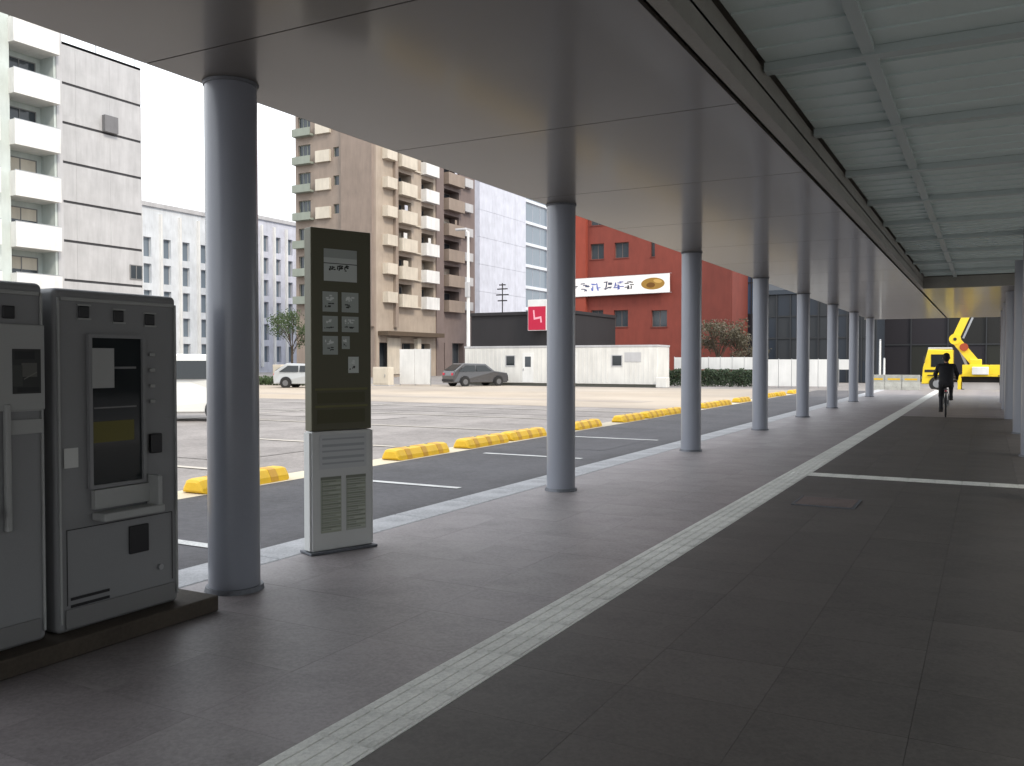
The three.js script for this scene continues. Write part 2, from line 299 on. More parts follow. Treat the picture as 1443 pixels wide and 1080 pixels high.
// ------------------------------------------------------------------ ticket machines
const KX = -4.15, kD = px => onSide(px, 500, KX).D, kY = (px, py) => onSide(px, py, KX).y;
{
  const plinth = thing('machine_plinth', 'low dark brown plinth beneath the two grey ticket machines', 'plinth', [-4.5, 0, -2.75]);
  part('slab', rbox(0.92, 0.095, 2.05, 0.01, 0, 0.049, 0), mat.brownPlinth, plinth);
  // local axes: x along the platform edge (deeper = larger), z towards the concourse
  const mk = (label, D0, w, h) => {
    const t = thing('ticket_machine', label, 'machine', [KX, 0.098, -D0], Math.PI / 2);
    const bd = rbox(w, h, 0.66, 0.03, w / 2, h / 2, -0.335, 3); part('cabinet', bd, mat.kiosk, t);
    part('top_rail', rbox(w - 0.06, 0.02, 0.012, 0.004, w / 2, h - 0.055, 0.002, 1), mat.kioskLight, t);
    part('side_trim', [rbox(0.012, h - 0.1, 0.014, 0.004, 0.018, h / 2, 0.0, 1), rbox(0.012, h - 0.1, 0.014, 0.004, w - 0.018, h / 2, 0.0, 1)], mat.kioskLight, t);
    part('kick_plate', rbox(w - 0.08, 0.10, 0.012, 0.004, w / 2, 0.07, 0.002, 1), mat.frame, t);
    return t;
  };
  const D1 = 2.815, W1 = 0.765, H = 1.775;
  const a = mk('grey ticket machine with a tall dark display window and yellow strip', D1, W1, H);
  const U = px => kD(px) - D1, V = (px, py) => kY(px, py) - 0.098;
  for (const [x, y] of [[118, 440], [167, 446], [211, 451]]) { const s = part('speaker_port', rbox(0.062, 0.062, 0.012, 0.008, U(x), V(x, y), 0.002, 2), mat.black, a); part('port_rim', [box(0.078, 0.008, 0.014, U(x), V(x, y) + 0.036, 0.002), box(0.078, 0.008, 0.014, U(x), V(x, y) - 0.036, 0.002)], mat.kioskLight, s); }
  const u0 = U(126), u1 = U(197), v0 = V(160, 680), v1 = V(160, 477);
  const win = part('display_window', [b3(u0, u1, v0, v1, -0.001, 0.006)], mat.darkGlass, a);
  part('window_frame', [b3(u0 - 0.02, u0, v0 - 0.02, v1 + 0.02, -0.001, 0.022), b3(u1, u1 + 0.02, v0 - 0.02, v1 + 0.02, -0.001, 0.022), b3(u0, u1, v1, v1 + 0.02, -0.001, 0.022), b3(u0, u1, v0 - 0.02, v0, -0.001, 0.022)], mat.kiosk, win);
  part('notice_card', b3(u0 - 0.004, U(156), V(140, 547), V(140, 491), 0.0225, 0.026), mat.kioskLight, a);
  part('yellow_strip', b3(U(128), U(186), V(160, 622), V(160, 593), 0.007, 0.010), M([0.13, 0.115, 0.012], { roughness: 0.5 }), a);
  for (const [q0, q1] of [[520, 517], [575, 573]]) part('screen_rule', b3(U(130), U(190), V(160, q0), V(160, q1), 0.0065, 0.008), mat.frame, a);
  // dispensing tray that stands out below the window
  const tray = part('tray', [rbox(U(212) - U(126), 0.045, 0.11, 0.01, (U(126) + U(212)) / 2, V(165, 722), 0.055), b3(U(126), U(204), V(165, 712), v0 - 0.025, 0.0, 0.03)], mat.kioskLight, a);
  part('tray_side', rbox(0.03, 0.17, 0.10, 0.008, U(207), V(205, 690), 0.05), mat.kioskLight, tray);
  part('coin_slot', rbox(U(206) - U(179), 0.155, 0.02, 0.006, (U(206) + U(179)) / 2, V(192, 760), 0.0), mat.black, a);
  for (let k = 0; k < 4; k++) part('select_button', rbox(0.034, 0.02, 0.012, 0.004, U(207) + 0.03, V(207, 500 + k * 22), 0.004, 1), mat.kioskLight, a);
  part('card_reader', rbox(0.075, 0.11, 0.03, 0.008, U(216), V(214, 625), 0.01, 2), mat.black, a); part('lock', cyl(0.016, 0.016, 0.02, U(222), V(220, 800), 0.004, 16, 'z'), mat.steel, a);
  part('sticker', b3(U(88), U(108), V(98, 660), V(98, 632), 0.0005, 0.0016), mat.signGrey, a); part('vent_slot', b3(U(95), U(150), V(120, 842), V(120, 838), 0.0005, 0.003), mat.black, a); part('vent_slot', b3(U(95), U(150), V(120, 852), V(120, 848), 0.0005, 0.003), mat.black, a);
  part('lower_door_seam', [b3(0.05, W1 - 0.05, V(165, 728) - 0.03, V(165, 728) - 0.026, 0.0, 0.0025), b3(0.05, 0.054, 0.14, V(165, 728) - 0.03, 0.0, 0.0025), b3(W1 - 0.054, W1 - 0.05, 0.14, V(165, 728) - 0.03, 0, 0.0025)], mat.seam, a);
  const D0 = 1.985, W0 = 0.775;
  const b = mk('grey ticket machine with a framed picture panel, standing beside its twin', D0, W0, H + 0.015);
  const U0 = px => kD(px) - D0;
  for (const u of [0.16, 0.36, U0(12)]) part('speaker_port', rbox(0.062, 0.062, 0.012, 0.008, u, V(12, 440), 0.002, 2), mat.black, b);
  const pp = part('poster_frame', [rbox(0.26, 0.42, 0.02, 0.006, U0(33) - 0.03, V(30, 518), 0.005)], mat.kioskLight, b);
  part('poster', b3(U0(14), U0(54), V(30, 555), V(30, 492), 0.0152, 0.017), canvasMat(128, 192, (x, w, h) => { x.fillStyle = '#2c2d2c'; x.fillRect(0, 0, w, h); x.fillStyle = '#5c5c57'; x.fillRect(40, 60, 70, 60); x.fillStyle = '#3d3f3c'; x.fillRect(0, 70, 44, 90); x.fillStyle = '#16181a'; x.fillRect(10, 10, 90, 34); x.fillRect(20, 165, 100, 20); x.strokeStyle = '#777770'; x.lineWidth = 4; x.beginPath(); x.moveTo(50, 130); x.lineTo(110, 100); x.stroke(); }), pp, false);
  part('label_plate', [b3(U0(10), U0(57), V(30, 580), V(30, 568), 0.0, 0.009), b3(U0(10), U0(57), V(30, 612), V(30, 592), 0.0, 0.009)], mat.kioskLight, b);
  part('handle_strip', rbox(0.03, 0.62, 0.03, 0.01, U0(6), V(10, 660), 0.012), mat.kioskLight, b);
  part('display_window', b3(0.10, 0.42, 0.75, 1.4, -0.001, 0.006), mat.darkGlass, b);
  part('tray', rbox(0.4, 0.045, 0.1, 0.01, 0.26, 0.68, 0.05), mat.kioskLight, b);
}

// ------------------------------------------------------------------ bus stop pylon
{
  const g0 = onGround(440, 783), g1 = onGround(524, 770), turn = Math.atan2(g1.D - g0.D, g1.x - g0.x);
  const w = Math.hypot(g1.x - g0.x, g1.D - g0.D);
  const t = thing('bus_stop_pylon', 'tall slab sign with dark olive top and pale timetable panel below', 'sign', [(g0.x + g1.x) / 2, 0, -(g0.D + g1.D) / 2], turn);
  const hT = 2.53, hM = 0.955, dp = 0.11;
  part('base_plate', rbox(w + 0.06, 0.02, dp + 0.08, 0.004, 0, 0.011, -dp / 2), mat.colbase, t);
  part('lower_body', rbox(w - 0.004, hM - 0.024, dp - 0.006, 0.008, 0, 0.022 + (hM - 0.024) / 2, -dp / 2), mat.signGrey, t);
  part('upper_body', rbox(w, hT - hM - 0.004, dp, 0.008, 0, (hT + hM) / 2 + 0.001, -dp / 2), mat.signOlive, t);
  part('edge_rail', [b3(w / 2 + 0.001, w / 2 + 0.016, 0.03, hM - 0.01, -dp + 0.01, -0.01), b3(-w / 2 - 0.016, -w / 2 - 0.001, 0.03, hM - 0.01, -dp + 0.01, -0.01)], mat.signGrey, t);
  const yy = py => onSide(480, py, (g0.x + g1.x) / 2).y, uu = px => (px - 436) / (522 - 436) * w - w / 2;
  const card = (name, x0, x1, y0, y1, m, z = 0.003) => part(name, b3(uu(x0), uu(x1), yy(y1), yy(y0), 0.0005, z), m, t, false);
  const grey = '#c6ccc7';
  card('stop_name_plate', 454, 501, 352, 397, canvasMat(256, 256, (x, W, H) => { x.fillStyle = grey; x.fillRect(0, 0, W, H); x.fillStyle = '#23271f'; x.fillRect(0, 112, W, 6); strokes(x, 40, 128, 50, 44, '#15180f', 9, 9, 31); strokes(x, 98, 128, 50, 44, '#15180f', 9, 10, 77); strokes(x, 158, 128, 50, 44, '#15180f', 9, 9, 133); x.fillStyle = '#a5aba6'; x.fillRect(0, 0, W, 70); }));
  const cells = [[452, 473, 412, 440], [479, 503, 412, 440], [452, 473, 446, 468], [479, 503, 446, 468], [452, 473, 474, 500], [479, 490, 474, 492], [488, 503, 503, 526]];
  cells.forEach((c, k) => card('route_plate', ...c, canvasMat(96, 96, (x, W, H) => { x.fillStyle = k === 6 ? '#ccd2cc' : '#aab1ab'; x.fillRect(0, 0, W, H); strokes(x, 14, 18, 60, 26, '#e2e6e2', 7, 10, 17 + k * 31); strokes(x, 14, 56, 60, 20, '#2a2f28', 5, 6, 57 + k * 13); }, { roughness: 0.45 }), 0.004));
  card('route_list', 441, 516, 547, 550, mat.signOliveLight); card('route_list', 441, 516, 571, 574, mat.signOliveLight);
  card('route_list', 444, 512, 553, 568, M([0.075, 0.072, 0.03], { roughness: 0.45 }));
  card('route_list', 444, 512, 577, 596, M([0.07, 0.066, 0.026], { roughness: 0.45 }));
  card('header_panel', 447, 514, 612, 660, canvasMat(256, 192, (x, W, H) => { x.fillStyle = '#c2c4c4'; x.fillRect(0, 0, W, H); for (let k = 0; k < 5; k++) { x.fillStyle = '#a4a8aa'; x.fillRect(12, 20 + k * 34, 232, 10 + (k % 2) * 5); } }));
  for (const [x0, x1, s] of [[448, 477, 3], [484, 513, 9]]) card('timetable', x0, x1, 671, 749, canvasMat(192, 512, (x, W, H) => {
    x.fillStyle = s === 3 ? '#a0a595' : '#a8aba2'; x.fillRect(0, 0, W, H); x.fillStyle = '#767a6c'; x.fillRect(0, 0, W, 26);
    let q = s * 997; for (let r = 0; r < 22; r++) { q = (q * 16807) % 2147483647; x.fillStyle = r % 2 ? '#b2b6a8' : '#989d8d'; x.fillRect(6, 34 + r * 21, W - 12, 18); x.fillStyle = '#5d6156'; x.fillRect(10, 38 + r * 21, 14, 9); for (let c = 0; c < 2 + q % 6; c++) x.fillRect(36 + c * 22, 38 + r * 21, 14, 8); } }));
}

// ------------------------------------------------------------------ yellow lane blocks
{
  const mkBlock = len => {
    const t = thing('lane_block', 'low yellow lane divider block with amber bands on the white line beyond the bus lane', 'lane divider', [0, 0, 0], 0, 'yellow lane blocks along the white line');
    const p = new THREE.Shape([[-0.19, 0], [0.19, 0], [0.175, 0.07], [0.12, 0.165], [0.07, 0.18], [-0.07, 0.18], [-0.12, 0.165], [-0.175, 0.07]].map(q => new THREE.Vector2(...q)));
    const e = new THREE.ExtrudeGeometry(p, { depth: len - 0.16, bevelEnabled: true, bevelSize: 0.045, bevelOffset: -0.045, bevelThickness: 0.08, bevelSegments: 2 }); e.translate(0, 0.001, -(len - 0.16) / 2);
    part('body', e, mat.yellow, t);
    const q = new THREE.Shape([[-0.193, 0.012], [0.193, 0.012], [0.179, 0.07], [0.123, 0.168], [0.07, 0.183], [-0.07, 0.183], [-0.123, 0.168], [-0.179, 0.07]].map(v => new THREE.Vector2(...v)));
    for (const f of [-0.3, 0, 0.3]) { const s = new THREE.ExtrudeGeometry(q, { depth: len * 0.09, bevelEnabled: false }); s.translate(0, 0.001, f * len - len * 0.045); part('dark_band', s, mat.amber, t); }
    part('anchor_bolt', [cyl(0.03, 0.03, 0.012, 0, 0.187, len * 0.17, 10), cyl(0.03, 0.03, 0.012, 0, 0.187, -len * 0.17, 10)], mat.steel, t);
    return t;
  };
  const p = mkBlock(1.62); let first = true;
  for (const [a, b] of [[2.6, 4.2], [5.3, 6.8], [7.7, 9.25], [11.85, 13.4], [14.1, 15.6], [15.9, 17.4], [19.1, 20.65], [22.1, 23.6], [24.0, 25.5], [25.7, 27.1], [29.9, 31.4], [31.7, 33.2], [34.8, 36.4], [40.0, 41.6], [42, 43.5], [45.5, 47]]) {
    const o = first ? p : copy(p); first = false; o.position.set(-8.72 + rr(-0.04, 0.04), ROAD + 0.005, -(a + b) / 2); o.scale.z = 1; o.rotation.y = rr(-0.035, 0.035);
  }
}

// ------------------------------------------------------------------ buildings
function facade(w, h, holes, th) {
  const s = new THREE.Shape([new THREE.Vector2(0, 0), new THREE.Vector2(w, 0), new THREE.Vector2(w, h), new THREE.Vector2(0, h)]);
  for (const [u, v, a, b] of holes) { const p = new THREE.Path(); p.moveTo(u, v); p.lineTo(u, v + b); p.lineTo(u + a, v + b); p.lineTo(u + a, v); p.closePath(); s.holes.push(p); }
  const g = new THREE.ExtrudeGeometry(s, { depth: th, bevelEnabled: false }); g.translate(0, 0, -th); return g;
}
// a window in an opening: frame bars, pane behind them, sill
function windowIn(parent, u, v, w, h, z, o = {}) {
  const f = 0.06, bars = [b3(u, u + f, v, v + h, z, z + 0.07), b3(u + w - f, u + w, v, v + h, z, z + 0.07), b3(u + f, u + w - f, v, v + f, z, z + 0.07), b3(u + f, u + w - f, v + h - f, v + h, z, z + 0.07)];
  const n = o.mull ?? 1; for (let k = 1; k <= n; k++) { const x = u + w * k / (n + 1); bars.push(b3(x - 0.025, x + 0.025, v + f, v + h - f, z, z + 0.07)); }
  const m = part('window', bars, o.frame || mat.frame, parent);
  part('pane', b3(u + f, u + w - f, v + f, v + h - f, z + 0.01, z + 0.03), o.glass || mat.winGlass, m);
  if (o.blind && rnd() < o.blind) { const hh = h * rr(0.3, 0.9); part('blind', b3(u + f, u + w - f, v + h - f - hh, v + h - f, z + 0.032, z + 0.036), mat.cream, m); }
  if (o.sill) part('sill', b3(u - 0.06, u + w + 0.06, v - 0.09, v, z + 0.08, 0.06), o.sill, m);
  return m;
}
const GY = ROAD - 0.03;
const faceX = (D0, X) => ({ pos: [X, GY, -D0], turn: Math.PI / 2 });     // front looks towards the station, u runs away from the camera
// --- apartment block with white balconies (left edge of the picture)
{
  const X = -50, f = faceX(19, X), W = 15.2, fh = 2.95, n = 8, y0 = onSide(76, 236, X).y - GY;            // y0 = middle of a dark recess
  const t = thing('apartment_block', 'pale green apartment block with stacked white balcony parapets', 'building', f.pos, f.turn);
  const holes = [], H = 25.5; const base = y0 - 0.75;
  const lv = []; for (let k = -4; k < n - 3; k++) { const v = base + k * fh; if (v > 0.3 && v + 1.7 < H) lv.push(v); }
  for (const v of lv) for (const u of [1.2, 5.0, 8.6, 12.3]) holes.push([u, v - 1.2, 2.75, 2.75]);
  part('wall', facade(W, H, holes, 1.3), mat.paleGreen, t);
  part('core', b3(0, W, 0, H, -13, -1.301), mat.paleGreen, t);
  part('parapet', b3(-0.1, W + 0.1, H, H + 0.5, -13, 0.1), mat.whitePanel, t);
  for (const v of lv) for (const u of [1.2, 5.0, 8.6, 12.3]) {
    windowIn(t, u + 0.3, v - 1.1, 2.1, 2.3, -1.26, { glass: mat.winGlass, mull: 1, blind: 0.3 });
    const b = part('balcony', [b3(u - 0.05, u + 2.8, v - 1.42, v - 1.22, -1.2, 0.55), b3(u - 0.05, u + 2.8, v - 1.22, v + 0.02, 0.43, 0.55), b3(u - 0.05, u + 0.06, v - 1.22, v + 0.02, 0.003, 0.43), b3(u + 2.69, u + 2.8, v - 1.22, v + 0.02, 0.003, 0.43)], mat.whitePanel, t);
    if (rnd() < 0.5) part('air_conditioner', rbox(0.8, 0.6, 0.3, 0.03, u + 0.7, v - 0.9, -0.6), mat.white, t);
    part('handrail', b3(u - 0.05, u + 2.8, v + 0.03, v + 0.075, 0.46, 0.52), mat.steel, b);
  }
  part('corner_strip', b3(W, W + 0.35, 0, H + 0.3, -1, 0.08), mat.paleGrey, t);
}
// --- grey panelled block behind it
{
  const X = -57, D0 = 35, f = faceX(D0, X), W = onSide(200, 300, X).D - D0, H = 24, fh = 2.745, yb = onSide(78, 168, X).y - GY;
  const t = thing('panelled_block', 'light grey windowless block with dark horizontal floor bands', 'building', f.pos, f.turn);
  part('core', b3(0, W, 0, H, -14, -0.12), mat.paleGrey, t);
  let v = yb - 6 * fh; const edges = [0]; for (; v < H; v += fh) if (v > 0.2) edges.push(v); edges.push(H);
  for (let k = 0; k < edges.length - 1; k++) for (let c = 0; c < 4; c++)
    part('wall_panel', b3(c * W / 4 + 0.005, (c + 1) * W / 4 - 0.005, edges[k] + 0.02, edges[k + 1] - 0.16, -0.118, 0), mat.paleGrey, t);
  for (let k = 1; k < edges.length - 1; k++) part('floor_band', b3(0, W, edges[k] - 0.158, edges[k] + 0.018, -0.119, -0.06), M([0.055, 0.055, 0.06], { map: T.plaster }), t);
  const va = onSide(152, 176, X);
  part('vent_hood', [b3(va.D - D0 - 0.5, va.D - D0 + 0.6, va.y - GY - 0.6, va.y - GY + 0.6, 0, 0.35)], M([0.2, 0.2, 0.21], { map: T.plaster }), t);
  const vb = onSide(192, 385, X); windowIn(t, vb.D - D0 - 0.6, vb.y - GY - 0.5, 1.1, 1.1, 0.0, { frame: mat.frame });
  part('roof_rail', [b3(0.2, W - 0.2, H + 0.9, H + 0.96, -0.3, -0.24), ...[0.3, W / 3, 2 * W / 3, W - 0.3].map(u => b3(u - 0.03, u + 0.03, H, H + 0.9, -0.3, -0.24))], mat.steel, t);
}
// --- pale office blocks far behind
{
  const X = -95, Dl = onSide(195, 400, X).D, Dm = onSide(345, 400, X).D, Dr = onSide(440, 400, X).D;
  const mk = (name, label, D0, D1, H, fh, bay, ww, m) => {
    const t = thing(name, label, 'building', [X, GY, -D0], Math.PI / 2), W = D1 - D0, holes = [];
    const nf = Math.floor((H - 2) / fh), nb = Math.floor((W - 1) / bay);
    for (let k = 0; k < nf; k++) for (let b = 0; b < nb; b++) holes.push([0.8 + b * bay, 1 + k * fh + 0.5, ww, fh - 0.9]);
    part('wall', facade(W, H, holes, 0.5), m, t); part('core', b3(0, W, 0, H, -16, -0.501), m, t);
    part('cornice', b3(-0.2, W + 0.2, H - 0.001, H + 0.55, -16, 0.25), mat.paleGrey, t);
    for (const [u, v, a, b] of holes) windowIn(t, u, v, a, b, -0.45, { mull: 0, glass: mat.paleGlass, frame: mat.paleGrey });
    for (let b = 0; b < nb; b++) part('fin', b3(b * bay + 0.12, b * bay + 0.4, 0.8, H - 0.8, 0.003, 0.35), mat.whitePanel, t);
    return t;
  };
  mk('office_block', 'pale blue-white office block with tall vertical fins and slim windows', Dl, Dm, onSide(210, 291, X).y - GY, 3.4, 3.1, 1.2, mat.whiteWall);
  mk('office_block', 'lower pale office block next to the brown apartment tower', Dm + 0.4, Dr, onSide(380, 312, X).y - GY, 3.3, 2.6, 1.0, mat.lavender);
}
// --- brown and beige apartment tower
{
  const X = -55, D0 = onSide(530, 400, X).D, D1 = onSide(675, 400, X).D, Ds = onSide(614, 400, X).D, W = D1 - D0, Ws = Ds - D0;
  const f = faceX(D0, X), t = thing('apartment_tower', 'brown and beige apartment tower with stacked balconies and dark recesses', 'building', f.pos, f.turn);
  const fh = 2.95, H = 42, yr = onSide(565, 217, X).y - GY;
  const U = px => onSide(px, 400, X).D - D0, lv = []; for (let k = -5; k < 12; k++) { const v = yr + k * fh; if (v > 5.4 && v < H - 2) lv.push(v); }
  const hA = [], hB = [];
  for (const v of lv) { hA.push([U(560), v - 1.3, U(580) - U(560), 2.3]); hA.push([U(594), v - 1.3, U(611) - U(594), 2.3]); hB.push([U(632) - Ws, v - 1.3, U(653) - U(632), 2.3]); }
  hA.push([U(534), 1.0, 3.0, 2.6]); hA.push([U(566), 0.6, 2.6, 3.0]); hA.push([U(590), 0.6, 2.2, 3.0]); hB.push([0.8, 0.6, 2.0, 3.2]); hB.push([4.4, 0.6, 2.6, 3.2]);
  part('beige_wall', facade(Ws, H, hA, 1.3), mat.beige, t);
  const bw = part('brown_wall', facade(W - Ws, H - 2.6, hB, 1.3), mat.brown, t); bw.position.set(Ws, 0, -0.6);
  
  
  for (const v of lv) for (const [a, b, m, dz] of [[560, 580, mat.cream, 0], [594, 611, mat.whitePanel, 0], [632, 653, mat.taupe, -0.6]]) {
    const u0 = U(a), u1 = U(b);
    windowIn(t, u0 + 0.2, v - 1.25, u1 - u0 - 0.4, 2.1, -1.25 + dz, { glass: mat.winGlass, blind: 0.25 });
    part('balcony', [b3(u0 - 0.1, u1 + 0.1, v - 1.5, v - 1.3, -1.2 + dz, 0.75 + dz), b3(u0 - 0.1, u1 + 0.1, v - 1.3, v - 0.15, 0.63 + dz, 0.75 + dz), b3(u0 - 0.1, u0 + 0.02, v - 1.3, v - 0.15, dz + 0.003, 0.63 + dz), b3(u1 - 0.02, u1 + 0.1, v - 1.3, v - 0.15, dz + 0.003, 0.63 + dz)], m, t);
    if (rnd() < 0.35) { const hu = u0 + rr(0.3, Math.max(0.31, u1 - u0 - 1.2)); part('laundry', b3(hu, hu + rr(0.4, 0.9), v - 0.35, v + 0.55, 0.2 + dz, 0.23 + dz), [mat.whitePanel, mat.lavender, mat.taupe, mat.cream][Math.floor(rnd() * 4)], t); }
    if (rnd() < 0.4) part('air_conditioner', rbox(0.75, 0.6, 0.3, 0.03, u1 - 0.7, v - 0.95, -0.5 + dz), mat.paleGrey, t);
  }
  for (const v of lv) {
    part('planter_box', b3(U(539), U(553), v - 1.15, v - 0.05, 0.003, 0.7), mat.cream, t);
    part('lattice_panel', [b3(U(657), U(668), v - 1.1, v - 0.1, -0.597, -0.1)], mat.paleGrey, t);
    part('drain_ledge', b3(U(582), U(592), v - 1.45, v - 1.3, 0.003, 0.2), mat.cream, t);
  }
  part('pilaster', b3(Ws + 0.003, Ws + 1.5, 0, H - 1, -0.597, 0.12), mat.brown, t);
  part('pilaster', b3(U(554), U(558), 5.2, H - 0.5, 0.003, 0.35), mat.taupe, t);
  // side that faces the camera
  const wS = Math.abs(onCross(420, 400, D0).x) - 55, US = px => Math.abs(onCross(px, 400, D0).x) - 55;                        // distance back from the corner
  const side = new THREE.Group(); side.name = 'end_wall'; side.rotation.y = -Math.PI / 2; side.position.set(-0.302, 0, -wS); t.add(side);   // its own u runs from the back to the corner
  part('core', b3(Ws + 0.002, W, 0, H - 2.7, -wS, -1.91), mat.brown, t); part('beige_core', b3(0, Ws, 0, H - 0.002, -wS, -1.301), mat.beige, t);
  const S = px => wS - US(px), hS = [];
  const lv2 = lv.map(v => v + 0.2);
  for (const v of lv2) { hS.push([0.4, v - 1.1, S(441) - 0.4, 1.9]); hS.push([S(473), v - 0.9, 0.001 + S(481) - S(473), 1.0]); }
  part('wall', facade(wS, H - 0.004, hS, 0.3), mat.taupe, side);
  for (const [u, v, a, b] of hS) windowIn(side, u, v, a, b, -0.27, { glass: mat.winGlass, mull: a > 1.2 ? 2 : 0, frame: mat.greyGreen });
  for (const v of lv2) { part('side_balcony', [b3(0.1, S(446), v - 1.35, v - 1.15, 0.003, 0.7), b3(0.1, S(446), v - 1.15, v - 0.55, 0.6, 0.7)], mat.greyGreen, side); part('service_panel', b3(S(450), S(470), v - 1.3, v - 0.1, 0.003, 0.3), mat.cream, side); }
  part('shaft_wall', b3(S(487), S(530), 5.2, H + 1.5, 0.002, 0.4), M([0.285, 0.225, 0.185], { map: T.plaster }), side);
  // ground floor: awning and pale base
  part('awning', b3(U(532), Ws - 0.2, 4.3, 4.75, 0.003, 1.3), M([0.10, 0.07, 0.045], { map: T.plaster }), t);
  part('base_cladding', b3(U(545), U(563), 0.3, 4.1, 0.003, 0.12), mat.cream, t); part('base_pier', b3(U(583), U(588), 0.3, 4.1, 0.003, 0.5), mat.cream, t);
  windowIn(t, U(534), 1.0, 3.0, 2.6, -0.8, { mull: 2 }); windowIn(t, U(566), 0.6, 2.6, 3.0, -0.8, { mull: 1 }); windowIn(t, U(590), 0.6, 2.2, 3.0, -0.8, { mull: 1 });
  windowIn(t, Ws + 0.8 + 1.0, 0.6, 1.0, 3.2, -1.4, {}); windowIn(t, Ws + 4.4, 0.6, 2.6, 3.2, -1.4, {});
  part('roof_parapet', b3(-0.2, Ws, H, H + 0.7, -wS, 0.15), mat.beige, t);
}
// --- plain white block with a glazed bay
{
  const X = -62, D0 = onSide(676, 400, X).D, Dm = onSide(741, 400, X).D, D1 = onSide(800, 400, X).D, W = D1 - D0, Wm = Dm - D0, H = 34;
  const t = thing('white_block', 'plain white tower wall with a recessed bay of bluish glazing', 'building', [X, GY, -D0], Math.PI / 2);
  part('core', b3(0, W, 0, H, -14, -0.4), mat.lavender, t);
  for (let k = 0; k < 9; k++) for (let c = 0; c < 4; c++) part('cladding_panel', b3(c * Wm / 4 + 0.015, (c + 1) * Wm / 4 - 0.015, k * H / 9 + 0.015, (k + 1) * H / 9 - 0.015, -0.398, 0), mat.lavender, t);
  const fh = 3.3; for (let k = 1; k < 9; k++) windowIn(t, Wm + 0.4, k * fh, (W - Wm) * 0.5, fh - 0.5, -0.398, { glass: mat.paleGlass, mull: 2, frame: mat.lavender });
  for (let k = 1; k < 10; k++) part('spandrel', b3(Wm + 0.05, W, k * fh - 0.45, k * fh - 0.03, -0.398, -0.1), mat.whiteWall, t);
  part('corner_pier', b3(Wm + 0.4 + (W - Wm) * 0.5 + 0.1, W, 0.5, H - 0.5, -0.398, 0.1), mat.whiteWall, t);
}
// --- low black shop with its red and white sign
{
  const Dp = 62, a = onCross(664, 446, Dp), b = onCross(806, 446, Dp), W = b.x - a.x, H = a.y - GY;
  const t = thing('dark_shop', 'low charcoal shop building behind the white site cabins', 'building', [a.x, GY, -Dp]);
  part('wall', facade(W, H, [[1, 0.2, W * 0.4, 2.7], [W * 0.55, 0.2, W * 0.38, 2.7]], 0.4), mat.charcoal, t);
  part('core', b3(0, W, 0, H - 0.002, -9, -0.401), mat.charcoal, t); part('roof_edge', b3(-0.1, W + 0.1, H, H + 0.25, -9, 0.15), mat.charcoal, t);
  windowIn(t, 1, 0.2, W * 0.4, 2.7, -0.35, { mull: 4, glass: mat.darkGlass }); windowIn(t, W * 0.55, 0.2, W * 0.38, 2.7, -0.35, { mull: 3, glass: mat.darkGlass });
  const c = onCross(745, 423, Dp - 0.6), d = onCross(771, 466, Dp - 0.6);
  const s = thing('shop_sign', 'white sign box with a crimson square above the charcoal shop', 'sign', [(c.x + d.x) / 2, H + GY - (H + GY - d.y), -(Dp - 0.6)]);
  const w = d.x - c.x, h = c.y - d.y;
  part('box', rbox(w, h, 0.3, 0.02, 0, h / 2, 0), mat.whitePanel, s);
  part('red_face', b3(-w / 2 + 0.05, w / 2 - 0.05, 0.05, h * 0.78, 0.151, 0.17), canvasMat(128, 128, (x, W2, H2) => { x.fillStyle = '#b8143c'; x.fillRect(0, 0, W2, H2); x.strokeStyle = '#e8a8b4'; x.lineWidth = 11; x.beginPath(); x.moveTo(40, 20); x.lineTo(46, 66); x.lineTo(92, 60); x.lineTo(96, 88); x.stroke(); }), s, false);
  part('bracket', [b3(-0.1, 0.1, h * 0.2, h * 0.4, -0.45, -0.151)], mat.steel, s);
  // aerial on the shop roof
  const e = onCross(708, 446, Dp + 4), g = thing('roof_aerial', 'thin dark aerial mast with crossbars on the charcoal shop roof', 'aerial', [e.x, H + GY + 0.0, -(Dp + 4)]);
  part('mast', cyl(0.05, 0.05, 3.0, 0, 1.5, 0, 8), mat.charcoal, g);
  for (const [y, l] of [[1.5, 0.9], [2.0, 1.2], [2.5, 1.0], [2.85, 0.6]]) part('crossbar', b3(-l / 2, l / 2, y - 0.05, y + 0.05, -0.04, 0.04), mat.charcoal, g);
}
